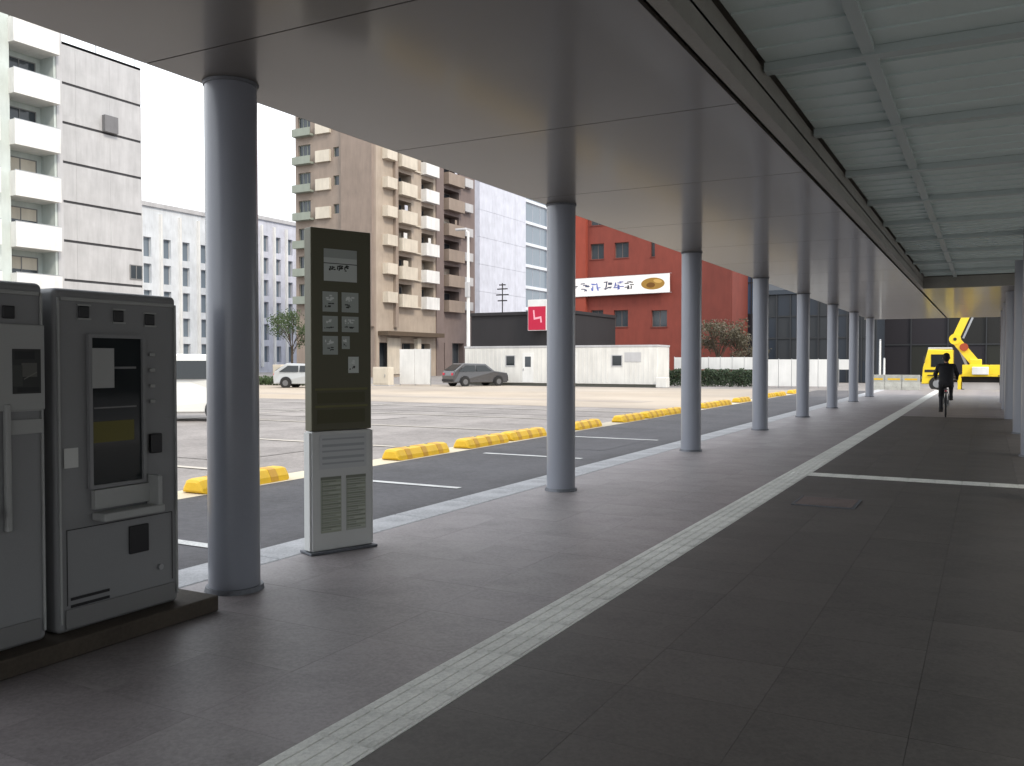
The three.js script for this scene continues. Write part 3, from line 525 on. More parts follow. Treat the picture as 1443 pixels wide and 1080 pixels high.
// --- red building with banner
{
  const Dp = 82, l = onCross(780, 400, Dp).x, r = onCross(1032, 400, Dp).x, W = r - l, H = 23;
  const t = thing('red_building', 'brick red building with small square windows behind the site cabins', 'building', [l, GY, -Dp]);
  const P = (x, y) => { const q = onCross(x, y, Dp); return [q.x - l, q.y - GY]; };
  const rect = (x0, y0, x1, y1) => { const [a, b] = P(x0, y1), [c, d] = P(x1, y0); return [a, b, c - a, d - b]; };
  const holes = [rect(832, 343, 851, 366), rect(866, 341, 886, 364), rect(833, 437, 850, 461), rect(865, 437, 885, 461), rect(918, 437, 940, 461), rect(917, 333, 923, 362)];
  const up = holes[0][1] - holes[2][1];
  for (const k of [1, 2]) for (const q of [0, 1]) { const h = holes[q]; if (h[1] + up / 2 * k + h[3] < H - 0.5) holes.push([h[0], h[1] + up / 2 * k, h[2], h[3]]); }
  holes.push([W - 4.2, holes[2][1], 1.3, holes[2][3]], [W - 4.2, holes[0][1], 1.3, holes[0][3]], [W - 4.2, holes[0][1] + up / 2, 1.3, holes[0][3]]);
  const gl = [[2.2, 0.4, 3.0, 2.6], [8, 0.4, 2.2, 2.6]];
  part('wall', facade(W, H, holes.concat(gl), 0.4), mat.red, t);
  part('core', b3(0, W, 0, H - 0.002, -12, -0.401), mat.red, t);
  for (const [u, v, a, b] of holes) windowIn(t, u, v, a, b, -0.36, { mull: a > 1 ? 1 : 0, frame: mat.brown, glass: mat.winGlass, sill: mat.redDark });
  for (const [u, v, a, b] of gl) windowIn(t, u, v, a, b, -0.36, { mull: 2, frame: mat.brown });
  const [pu] = P(828, 400); part('stair_tower', b3(0.2, pu, 0, H + 1.2, 0.003, 0.5), M([0.33, 0.060, 0.034], { map: T.plaster }), t);
  const [qu] = P(985, 400); part('right_bay', b3(qu, W - 0.05, 0, H - 1, 0.003, 0.22), mat.redDark, t);
  part('coping', b3(-0.15, W + 0.15, H, H + 0.35, -12, 0.15), mat.redDark, t);
  const [b0, b1, bw, bh] = rect(797, 387, 947, 419);
  const bn = thing('wall_banner', 'long white banner with dark lettering and a gold emblem on the red wall', 'banner', [l + b0 + bw / 2, GY + b1, -Dp + 0.62], 0); bn.rotation.z = 0.012;
  part('cloth', b3(-bw / 2, bw / 2, 0, bh, -0.05, 0), canvasMat(1024, 224, (x, w, h) => {
    x.fillStyle = '#f4f0ec'; x.fillRect(0, 0, w, h); x.lineCap = 'round';
    [['#4a4a54', 60], ['#50546e', 170], ['#6674b8', 280], ['#4a4c60', 390], ['#5560a0', 500], ['#48484f', 610]].forEach(([c, x0], k) => strokes(x, x0, 62, 96, 96, c, 12, 9, 911 + k * 127));
    x.fillStyle = '#9c7736'; x.beginPath(); x.ellipse(870, 112, 108, 72, 0, 0, 7); x.fill(); x.fillStyle = '#6e4a1c'; x.beginPath(); x.ellipse(850, 128, 40, 32, 0, 0, 7); x.fill(); x.fillStyle = '#caa25a'; x.beginPath(); x.ellipse(915, 84, 40, 22, 0.3, 0, 7); x.fill();
  }, { roughness: 0.9 }), bn, false);
  part('hem_rope', [b3(-bw / 2 - 0.2, bw / 2 + 0.2, bh + 0.005, bh + 0.035, -0.04, -0.01), b3(-bw / 2 - 0.2, bw / 2 + 0.2, -0.035, -0.005, -0.04, -0.01)], mat.steel, bn);
}
// --- blue glass block, dark navy block and the black-brown building at the end of the concourse
function curtain(name, label, x0, x1, D, H, cols, rows, m, g) {
  const t = thing(name, label, 'building', [x0, GY, -D]), W = x1 - x0;
  part('core', b3(0, W, 0, H, -14, -0.2), m, t);
  for (let c = 0; c < cols; c++) for (let r = 0; r < rows; r++) { const gg = Array.isArray(g) ? g[Math.floor(rnd() * g.length)] : g; part('glass_panel', b3(c * W / cols + 0.05, (c + 1) * W / cols - 0.05, r * H / rows + 0.06, (r + 1) * H / rows - 0.06, -0.199, -0.1), gg, t); }
  for (let c = 0; c <= cols; c++) part('mullion', b3(Math.max(0, c * W / cols - 0.048), Math.min(W, c * W / cols + 0.048), 0, H, -0.199, 0.02), mat.mullion, t);
  for (let r = 1; r < rows; r++) part('transom', b3(0.05, W - 0.05, r * H / rows - 0.058, r * H / rows + 0.058, -0.198, -0.03), mat.mullion, t);
  part('roof_edge', b3(-0.1, W + 0.1, H, H + 0.35, -14, 0.1), m, t);
  return t;
}
{
  const D1 = 88; curtain('glass_block', 'narrow slate blue glass tower between the red and navy buildings', onCross(1030, 400, D1).x, onCross(1074, 400, D1).x, D1, 22, 3, 7, mat.navy, [mat.navyGlass, M([0.05, 0.09, 0.15], { roughness: 0.25 })]);
  const D2 = 72, xa = onCross(1076, 416, D2), xb = onCross(1236, 416, D2); curtain('navy_block', 'dark navy panelled building behind the white hoarding', xa.x, xb.x, D2, xa.y - GY, 8, 4, mat.navy, [mat.navyGlass, M([0.012, 0.018, 0.027], { roughness: 0.5 }), M([0.017, 0.02, 0.024], { roughness: 0.6 })]);
  const D3 = 78; const x0 = onCross(1234, 450, D3).x; curtain('dark_building', 'near-black building closing the view behind the yellow crane truck', x0, 16, D3, 15, 9, 5, M([0.012, 0.011, 0.009], { map: T.plaster }), [M([0.006, 0.006, 0.005], { roughness: 0.7 }), M([0.010, 0.011, 0.007], { roughness: 0.7 }), M([0.009, 0.007, 0.011], { roughness: 0.7 })]);
}

// ------------------------------------------------------------------ site cabins, hoardings, lamp, hedges
{
  const Dc = 53; const a = onCross(655, 543, Dc).x, b = onCross(926, 543, Dc).x, gap = 0.25, W = (b - a - gap) / 2;
  const cabin = (x, label, door, win, ext) => {
    const t = thing('site_cabin', label, 'cabin', [x, ROAD, -Dc]); const H = 2.62;
    part('shell', rbox(W, H - 0.22, 2.4, 0.03, W / 2, 0.16 + (H - 0.22) / 2, -1.2), mat.white, t);
    part('base_rail', b3(0.05, W - 0.05, 0.0, 0.16, -2.3, -0.1), M([0.12, 0.12, 0.1]), t);
    part('roof_rail', b3(-0.03, W + 0.03, H - 0.06, H + 0.06, -2.43, 0.03), mat.paleGrey, t);
    const ribs = []; for (let u = 0.3; u < W - 0.2; u += 0.32) if (!(u > door - 0.12 && u < door + 0.95) && !(u > win - 0.12 && u < win + 0.85)) part('wall_rib', b3(u, u + 0.09, 0.28, H - 0.12, 0.001, 0.016), mat.white, t);
    const d = part('door', b3(door, door + 0.85, 0.2, 2.2, 0.002, 0.03), mat.whitePanel, t); part('door_window', b3(door + 0.2, door + 0.65, 1.25, 1.95, 0.031, 0.036), mat.winGlass, d); part('handle', b3(door + 0.08, door + 0.12, 1.0, 1.15, 0.031, 0.07), mat.steel, d);
    const w = part('window', b3(win, win + 0.75, 1.3, 2.05, 0.002, 0.035), mat.paleGrey, t); part('pane', b3(win + 0.06, win + 0.69, 1.36, 1.99, 0.036, 0.04), mat.darkGlass, w);
    if (ext) part('notice', [b3(win + 0.9, win + 2.0, 1.6, 2.2, 0.017, 0.03)], mat.paleGrey, t);
    return t;
  };
  cabin(a, 'white site cabin beside the grey parked car, door at one end', 4.6, 3.3, false);
  cabin(a + W + gap, 'white site cabin with a dark square window and pale notice, beside the hedge', 0.6, (onCross(862, 500, Dc).x - (a + W + gap)), true);
  // grey plinth blocks at the cabin end
  const bl = thing('concrete_block', 'small white concrete block at the hedge end of the site cabins', 'block', [b + 0.5, ROAD, -Dc + 0.4]); part('block', rbox(0.7, 0.62, 0.6, 0.03, 0, 0.31, 0), mat.white, bl);
}
{ // street lamp
  const Dl = 55, b = onCross(660, 545, Dl); const top = onCross(660, 326, Dl).y - ROAD;
  const t = thing('street_lamp', 'tall pale street lamp pole between the brown tower and the cabins', 'lamp', [b.x, GY, -Dl]);
  part('pole', cyl(0.09, 0.15, top, 0, top / 2, 0, 16), mat.whitePanel, t);
  part('arm', tube([[0, top - 0.1, 0], [-0.2, top + 0.12, 0], [-0.5, top + 0.18, 0]], 0.05), mat.whitePanel, t);
  part('lamp_head', rbox(0.9, 0.16, 0.3, 0.06, -0.6, top + 0.2, 0), mat.paleGrey, t);
  part('bracket_box', rbox(0.32, 1.1, 0.25, 0.03, 0.0, top * 0.62, 0.1), mat.paleGrey, t);
  part('foot', cyl(0.2, 0.22, 0.5, 0, 0.25, 0, 16), mat.paleGrey, t);
}
// white hoarding: panels stand one by one
function hoarding(label, x0, x1, D, h, n, y0 = 0) {
  const t = thing('white_hoarding', label, 'hoarding', [x0, ROAD + y0, -D]), w = (x1 - x0) / n;
  for (let k = 0; k < n; k++) part('panel', b3(k * w + 0.015, (k + 1) * w - 0.015, 0.1, h, -0.04, 0), mat.whitePanel, t);
  for (let k = 0; k <= n; k++) part('post', cyl(0.03, 0.03, h + 0.05 + y0, k * w, (h + 0.05 - y0) / 2, -0.075, 8), mat.steel, t);
  part('rail', [b3(0, x1 - x0, 0.3, 0.36, -0.12, -0.105), b3(0, x1 - x0, h - 0.3, h - 0.24, -0.12, -0.105)], mat.steel, t);
}
hoarding('tall white hoarding panels in front of the brown tower', onCross(563, 540, 49).x, onCross(606, 540, 49).x, 49, 2.45, 2);
hoarding('white hoarding panels below the navy building', onCross(1079, 540, 56).x, onCross(1172, 540, 56).x, 56, 1.75, 5);
hoarding('narrow white band of hoarding above the clipped hedge', onCross(950, 515, 58).x, onCross(1066, 515, 58).x, 58, 0.9, 7, 1.0);
hoarding('single white hoarding panel by the end columns', onCross(1182, 515, 60).x, onCross(1199, 515, 60).x, 60, 0.75, 1, 1.0);

// leaves
function leafCloud(n, fn, s) {
  const pos = new Float32Array(n * 18), nor = new Float32Array(n * 18); const a = new THREE.Vector3(), u = new THREE.Vector3(), v = new THREE.Vector3(), q = new THREE.Vector3();
  for (let i = 0; i < n; i++) {
    fn(a); u.set(rnd() - .5, rnd() - .5, rnd() - .5).normalize(); v.set(rnd() - .5, rnd() - .5, rnd() - .5).cross(u).normalize(); q.crossVectors(u, v); const k = s * rr(0.6, 1.3);
    const c = [[-1, -.5], [1, -.5], [1, .5], [-1, -.5], [1, .5], [-1, .5]];
    for (let j = 0; j < 6; j++) { const o = i * 18 + j * 3; pos[o] = a.x + (u.x * c[j][0] + v.x * c[j][1]) * k; pos[o + 1] = a.y + (u.y * c[j][0] + v.y * c[j][1]) * k; pos[o + 2] = a.z + (u.z * c[j][0] + v.z * c[j][1]) * k; nor[o] = q.x; nor[o + 1] = q.y; nor[o + 2] = q.z; }
  }
  const g = new THREE.BufferGeometry(); g.setAttribute('position', new THREE.BufferAttribute(pos, 3)); g.setAttribute('normal', new THREE.BufferAttribute(nor, 3)); g.setAttribute('uv', new THREE.BufferAttribute(new Float32Array(n * 12), 2)); return g;
}
function tree(label, x, D, h, r, m, n, group) {
  const t = thing('street_tree', label, 'tree', [x, GY, -D], rr(0, 6), group); const tr = [tube([[0, 0, 0], [0.05, h * 0.25, 0.03], [-0.04, h * 0.5, 0]], 0.11, 10, 8)], tips = [];
  for (let k = 0; k < 11; k++) { const a = k * 2.4, y0 = h * rr(0.28, 0.5), rad = r * rr(0.5, 0.95), e = [Math.cos(a) * rad, h * rr(0.55, 0.97), Math.sin(a) * rad]; tr.push(tube([[0, y0, 0], [e[0] * 0.4, (y0 + e[1]) / 2 + 0.1, e[2] * 0.4], e], 0.035, 8, 5)); tips.push(e); for (let q = 0; q < 3; q++) { const f = [e[0] + rr(-.5, .5) * r, Math.min(h, e[1] + rr(-.25, .2) * r), e[2] + rr(-.5, .5) * r]; tr.push(tube([[e[0] * 0.6, (y0 + e[1]) / 2 + 0.1, e[2] * 0.6], f], 0.014, 3, 4)); tips.push(f); } }
  part('trunk', tr, mat.bark, t);
  shared('crown', leafCloud(n, a => { const c = tips[Math.floor(rnd() * tips.length)], s = r * 0.24; a.set(c[0] + (rnd() + rnd() - 1) * s * 1.6, c[1] + (rnd() + rnd() - 1) * s * 1.3, c[2] + (rnd() + rnd() - 1) * s * 1.6); }, 0.075), m, t);
}
tree('sparse brownish street tree before the red building, taller of two', onCross(1012, 540, 63).x, 63, 4.6, 1.5, mat.leafBrown, 2200);
tree('small brown street tree beside the slate blue tower', onCross(1046, 540, 64).x, 64, 3.8, 1.2, mat.leafBrown, 1500);
tree('slim green tree at the foot of the pale offices', onCross(412, 540, 66).x, 66, 6.2, 2.0, mat.leafGreen, 2600);
function hedge(label, x0, x1, D, h, d, m, n) {
  const t = thing('hedge', label, 'hedge', [(x0 + x1) / 2, GY, -D]), w = x1 - x0;
  const st = []; for (let k = 0; k < w * 2; k++) st.push(cyl(0.012, 0.02, h * 0.7, -w / 2 + 0.25 + k * 0.5, h * 0.35, rr(-.15, .15), 5)); part('stems', st, mat.bark, t);
  shared('foliage', leafCloud(n, a => { const u = rnd(), e = 0.06 * Math.sin(u * 40) + 0.05 * Math.sin(u * 93); a.set((u - 0.5) * w, 0.06 + (h + e) * Math.pow(rnd(), 0.8), (rnd() - 0.5) * d); }, 0.055), m, t);
}
hedge('dark green clipped hedge under the narrow white hoarding', onCross(930, 545, 57).x, onCross(1070, 545, 57).x, 57, 1.05, 0.8, mat.leafDark, 9000);
hedge('low olive hedge at the far edge of the forecourt below the pale offices', onCross(345, 545, 45).x, onCross(432, 545, 45).x, 45, 0.5, 0.7, mat.leafGreen, 4000);

// parked cars
function car(label, x, D, turn, paint, style = 0) {
  const t = thing('parked_car', label, 'car', [x, ROAD, -D], turn), w = 1.62, L = style ? 3.4 : 4.2;
  const prof = style ? [[-1.7, 0.28], [1.62, 0.28], [1.7, 0.6], [1.62, 0.98], [1.2, 1.12], [0.9, 1.78], [-1.55, 1.82], [-1.7, 1.5]] : [[-2.08, 0.28], [2.02, 0.28], [2.1, 0.55], [2.0, 0.82], [1.0, 0.95], [0.35, 1.42], [-1.3, 1.46], [-2.0, 0.98], [-2.1, 0.7]];
  const s = new THREE.Shape(prof.map(p => new THREE.Vector2(...p))); const wr = 0.3, ax = style ? 1.2 : 1.3;
  const e = new THREE.ExtrudeGeometry(s, { depth: w - 0.16, bevelEnabled: true, bevelSize: 0.05, bevelThickness: 0.08, bevelSegments: 3 }); e.translate(0, 0, -(w - 0.16) / 2);
  const belt = style ? 1.0 : 0.9, top = style ? 1.8 : 1.46, taper = g => { const p = g.attributes.position; for (let i = 0; i < p.count; i++) { const k = Math.max(0, (p.getY(i) - belt) / (top - belt)), f = Math.max(0, 0.6 - p.getY(i)) * 0.25, e2 = Math.max(0, Math.abs(p.getX(i)) - L * 0.36); p.setZ(i, p.getZ(i) * (1 - 0.17 * k - f * 0.4 - e2 * 0.12)); } g.computeVertexNormals(); return g; };
  taper(e); part('body', e, paint, t);
  const gy0 = style ? 1.16 : 0.98, gy1 = style ? 1.66 : 1.36;
  const sideWin = style ? [[[-1.5, gy0], [-0.3, gy0], [-0.3, gy1], [-1.45, gy1]], [[-0.22, gy0], [1.08, gy0], [0.85, gy1], [-0.22, gy1]]] : [[[-1.75, gy0], [-0.5, gy0], [-0.5, gy1], [-1.2, gy1]], [[-0.42, gy0], [0.8, gy0], [0.3, gy1], [-0.42, gy1]]];
  for (const z of [-1, 1]) for (const q of sideWin) { const g = new THREE.ExtrudeGeometry(new THREE.Shape(q.map(p => new THREE.Vector2(...p))), { depth: 0.01, bevelEnabled: false }); g.translate(0, 0, z > 0 ? w / 2 + 0.001 : -w / 2 - 0.011); part('side_window', taper(g), mat.darkGlass, t); }
  const f0 = style ? [1.27, 1.14] : [1.02, 0.99], f1 = style ? [0.99, 1.7] : [0.44, 1.4], ws = bar([f0[0], f0[1], 0], [f1[0], f1[1], 0], w - 0.35, 0.02); part('windscreen', ws, mat.darkGlass, t);
  const r0 = style ? [-1.765, 1.1] : [-2.03, 1.06], r1 = style ? [-1.72, 1.6] : [-1.42, 1.42]; part('rear_window', bar([r0[0], r0[1], 0], [r1[0], r1[1], 0], w - 0.4, 0.03), mat.darkGlass, t);
  for (const sx of [-ax, ax]) for (const z of [-1, 1]) { part('wheel_arch', cyl(wr + 0.07, wr + 0.07, 0.06, sx, wr + 0.02, z * (w / 2 - 0.035), 24, 'z'), mat.black, t); const wh = part('wheel', cyl(wr, wr, 0.2, sx, wr, z * (w / 2 - 0.06), 22, 'z'), mat.rubber, t); part('rim', cyl(wr * 0.6, wr * 0.6, 0.02, sx, wr, z * (w / 2 + 0.036), 14, 'z'), mat.rimGrey, wh); }
  for (const z of [-0.55, 0.55]) { part('headlight', rbox(0.06, 0.14, 0.3, 0.02, style ? 1.735 : 2.11, 0.68, z), mat.paleGlass, t); part('tail_light', rbox(0.05, 0.16, 0.2, 0.02, style ? -1.76 : -2.14, 0.8, z), mat.signRed, t); }
  part('bumper', [rbox(0.08, 0.16, w - 0.2, 0.03, style ? 1.74 : 2.12, 0.4, 0), rbox(0.08, 0.16, w - 0.2, 0.03, style ? -1.75 : -2.14, 0.4, 0)], mat.charcoal, t);
}
const paint = c => new THREE.MeshPhysicalMaterial({ color: lin(...c), roughness: 0.4, clearcoat: 1, clearcoatRoughness: 0.08 });
{ const P = (x, y) => onGround(x, y, ROAD);
  let p = P(258, 592); car('white box-shaped car parked behind the ticket machines', p.x, p.D, 0.55, paint([0.72, 0.72, 0.68]), 1);
  p = P(268, 560); car('near-black car parked in the forecourt beyond the white box-shaped car', p.x, p.D, 0.2, paint([0.05, 0.055, 0.06]), 0);
  p = P(372, 549); car('silver car parked by the olive hedge', p.x, p.D + 4, 0.35, paint([0.40, 0.42, 0.43]), 0);
  p = P(630, 546); car('dark grey car parked between the tall hoarding and the site cabin', p.x, p.D + 3.5, 1.1, paint([0.045, 0.045, 0.05]), 0);
  const cab = (px, D, w, h, label) => { const o = onCross(px, 545, D), t = thing('utility_cabinet', label, 'cabinet', [o.x, ROAD - 0.03, -D]); part('case', rbox(w, h, 0.6, 0.03, 0, h / 2 + 0.08, 0), mat.cream, t); part('plinth', box(w + 0.1, 0.08, 0.7, 0, 0.04, 0), mat.paleGrey, t); part('door', rbox(w * 0.86, h * 0.84, 0.03, 0.01, 0, h / 2 + 0.08, 0.31), mat.cream, t); part('handle', box(0.03, 0.2, 0.05, w * 0.3, h / 2 + 0.1, 0.345), mat.steel, t); };
  cab(394, 46.5, 0.75, 1.35, 'cream steel utility cabinet behind the olive hedge, wider of two');
  cab(411, 46.8, 0.5, 1.0, 'smaller cream utility cabinet beside the wider one');
  cab(540, 47.5, 1.3, 1.2, 'broad cream cabinet below the dark entrance of the brown tower');
}

// ------------------------------------------------------------------ far end of the concourse: posts, barriers, crane truck
{
  const Dp = 53;
  const p = thing('marker_post', 'slim pale post before the near-black building', 'post', [onCross(1240, 545, Dp).x, -0.035, -Dp], 0, 'pale posts at the end of the concourse');
  part('shaft', cyl(0.05, 0.06, 2.7, 0, 1.35, 0, 12), mat.whitePanel, p); part('foot', cyl(0.12, 0.13, 0.08, 0, 0.04, 0, 14), mat.steel, p); part('cap', new THREE.SphereGeometry(0.055, 12, 8).translate(0, 2.7, 0), mat.steel, p);
  const q = copy(p, 'shorter pale post beside the slim one at the end of the concourse'); q.position.set(onCross(1246, 545, 52).x, -0.035, -52); q.scale.y = 0.62; delete q.userData.group; delete p.userData.group;
  for (let k = 0; k < 3; k++) {
    const xx = onCross(1236 + k * 24, 545, 50).x; const b = thing('barrier', 'low pale concrete barrier in the row beside the crane truck', 'barrier', [xx, -0.002, -50], 0, 'pale barriers at the end of the concourse');
    const s = new THREE.Shape([[-0.25, 0], [0.25, 0], [0.22, 0.15], [0.1, 0.4], [0.08, 0.75], [-0.08, 0.75], [-0.1, 0.4], [-0.22, 0.15]].map(v => new THREE.Vector2(...v)));
    const e = new THREE.ExtrudeGeometry(s, { depth: 0.86, bevelEnabled: true, bevelSize: 0.015, bevelThickness: 0.015, bevelSegments: 1 }); e.rotateY(Math.PI / 2); e.translate(-0.45, 0.016, 0);
    part('body', e, M([0.42, 0.42, 0.38], { map: T.grain }), b); part('reflector', [b3(-0.3, 0.3, 0.5, 0.6, 0.098, 0.11)], mat.yellow, b);
  }
}
{
  const Dt = 54.2, P = (x, y) => onCross(x, y, Dt), o = P(1300, 548), X = x => P(x, 520).x - o.x, Y = y => P(1350, y).y - ROAD;
  const t = thing('crane_truck', 'bright yellow truck with a raised knuckle boom crane', 'truck', [o.x, GY, -Dt]);
  const yel = paint([0.86, 0.62, 0.015]); yel.clearcoat = 0.4;
  const L = 6.0;
  part('chassis', b3(0.2, L, 0.55, 0.8, -1.45, -0.55), mat.charcoal, t);
  // cab at the left end
  const c = new THREE.Shape([[0.0, 0.45], [1.45, 0.45], [1.45, 2.25], [0.3, 2.28], [0.06, 1.3]].map(v => new THREE.Vector2(...v)));
  const ce = new THREE.ExtrudeGeometry(c, { depth: 1.8, bevelEnabled: true, bevelSize: 0.05, bevelThickness: 0.06, bevelSegments: 3 }); ce.translate(0, 0, -1.9);
  const cab = part('cab', ce, yel, t);
  part('side_window', [b3(0.42, 1.1, 1.35, 2.05, -0.035, -0.025)], mat.darkGlass, cab); part('windscreen', bar([-0.0, 1.36, -1.0], [0.22, 2.12, -1.0], 1.55, 0.03), mat.darkGlass, cab);
  part('roof_panel', rbox(1.2, 0.12, 1.6, 0.04, 0.85, 2.38, -1.0), mat.paleGrey, cab); part('door_stripe', [b3(0.1, 1.4, 1.05, 1.2, -0.038, -0.03)], mat.charcoal, cab); part('mirror', rbox(0.08, 0.35, 0.16, 0.02, 0.08, 1.75, 0.15), mat.charcoal, cab);
  part('headlight', rbox(0.08, 0.16, 0.3, 0.03, -0.05, 0.75, -0.35), mat.paleGlass, t); part('headlight', rbox(0.08, 0.16, 0.3, 0.03, -0.05, 0.75, -1.65), mat.paleGlass, t);
  // bed with side boards
  for (let k = 0; k < 3; k++) part('side_board', rbox(1.28, 0.55, 0.06, 0.015, 2.62 + k * 1.31, 1.2, -0.02), yel, t);
  part('bed', rbox(4.0, 0.14, 2.0, 0.02, 3.95, 0.9, -1.0), yel, t); part('side_board', rbox(4.0, 0.5, 0.06, 0.015, 3.95, 1.2, -1.97), yel, t); part('tool_box', rbox(0.8, 0.42, 0.3, 0.03, X(1376) + 0.2, 1.15, 0.18), mat.whitePanel, t);
  part('load', rbox(1.7, 0.5, 1.5, 0.06, 4.9, 1.3, -1.0), M([0.30, 0.26, 0.03], { map: T.plaster }), t);
  for (const x of [0.75, 4.2, 5.1]) for (const z of [-0.12, -1.88]) { const w = part('wheel', cyl(0.42, 0.42, 0.28, x, 0.42, z, 26, 'z'), mat.rubber, t); part('rim', cyl(0.22, 0.25, 0.3, x, 0.42, z, 18, 'z'), mat.steel, w); part('mudguard', [rbox(1.0, 0.05, 0.32, 0.02, x, 0.885, z)], mat.charcoal, w); }
  for (const z of [0.35, -2.35]) { const g = part('outrigger', [b3(1.75, 1.95, 0.55, 0.75, Math.min(-1, z), Math.max(-1, z)), b3(1.77, 1.93, 0.08, 0.9, z - 0.08, z + 0.08)], yel, t); part('pad', cyl(0.2, 0.2, 0.06, 1.85, 0.05, z, 16), mat.charcoal, g); }
  // knuckle boom
  const e1 = [X(1375), Y(512), -0.9], e2 = [X(1345), Y(477), -0.9], e3 = [X(1364), Y(436), -0.9], z = -0.9;
  part('turret', [cyl(0.28, 0.34, 0.9, e1[0], 1.2, z, 20), rbox(0.6, 0.5, 0.6, 0.05, e1[0], e1[1], z)], yel, t);
  const b1 = part('lower_boom', bar(e1, e2, 0.34, 0.46), yel, t); part('ram', bar([e1[0] - 0.35, e1[1] - 0.35, z], [e2[0] + 0.15, e2[1] - 0.35, z], 0.13, 0.13), mat.steel, b1);
  const k = part('knuckle', cyl(0.3, 0.3, 0.5, e2[0], e2[1], z, 18, 'z'), yel, t); part('pin', cyl(0.09, 0.09, 0.56, e2[0], e2[1], z, 12, 'z'), mat.charcoal, k);
  const b2 = part('upper_boom', bar(e2, e3, 0.3, 0.38), yel, t); part('boom_extension', bar(e3, [e3[0] + 0.28, e3[1] + 0.7, z], 0.2, 0.25), yel, t); part('ram', bar([e2[0] + 0.4, e2[1] + 0.05, z], [e3[0] + 0.2, e3[1] - 0.4, z], 0.1, 0.1), mat.steel, b2);
  part('hose_reel', cyl(0.22, 0.22, 0.12, e2[0] + 0.45, e2[1] - 0.45, -0.62, 16, 'z'), M([0.35, 0.06, 0.02]), t);
}

// ------------------------------------------------------------------ cyclist
function sdfMesh(bones, lo, size, res, k) {
  const mc = new MarchingCubes(res, new THREE.MeshBasicMaterial(), false, false, 200000); mc.isolation = 0; const n = mc.size, half = n / 2;
  for (let iz = 0; iz < n; iz++) for (let iy = 0; iy < n; iy++) for (let ix = 0; ix < n; ix++) {
    const p = [lo[0] + (ix / n) * size, lo[1] + (iy / n) * size, lo[2] + (iz / n) * size]; let d = 1e3;
    for (const [a, b, ra, rb, fl] of bones) {
      const ax = p[0] - a[0], ay = p[1] - a[1], az = p[2] - a[2], bx = b[0] - a[0], by = b[1] - a[1], bz = b[2] - a[2]; const q = bx * bx + by * by + bz * bz || 1e-9; let t = (ax * bx + ay * by + az * bz) / q; t = Math.max(0, Math.min(1, t));
      const dx = (ax - bx * t) / (fl || 1), dy = ay - by * t, dz = az - bz * t, s = Math.sqrt(dx * dx + dy * dy + dz * dz) - (ra + (rb - ra) * t); const h = Math.max(0, Math.min(1, 0.5 + 0.5 * (s - d) / k)); d = s + (d - s) * h - k * h * (1 - h);
    }
    mc.field[ix + iy * n + iz * n * n] = -d;
  }
  mc.update(); const c = mc.count, pos = new Float32Array(c * 3), nor = new Float32Array(c * 3);
  for (let i = 0; i < c * 3; i++) { const ax = i % 3; pos[i] = lo[ax] + (mc.positionArray[i] + 1) / 2 * size; nor[i] = mc.normalArray[i]; }
  const g = new THREE.BufferGeometry(); g.setAttribute('position', new THREE.BufferAttribute(pos, 3)); g.setAttribute('normal', new THREE.BufferAttribute(nor, 3)); g.setAttribute('uv', new THREE.BufferAttribute(new Float32Array(c * 2), 2)); return g;
}
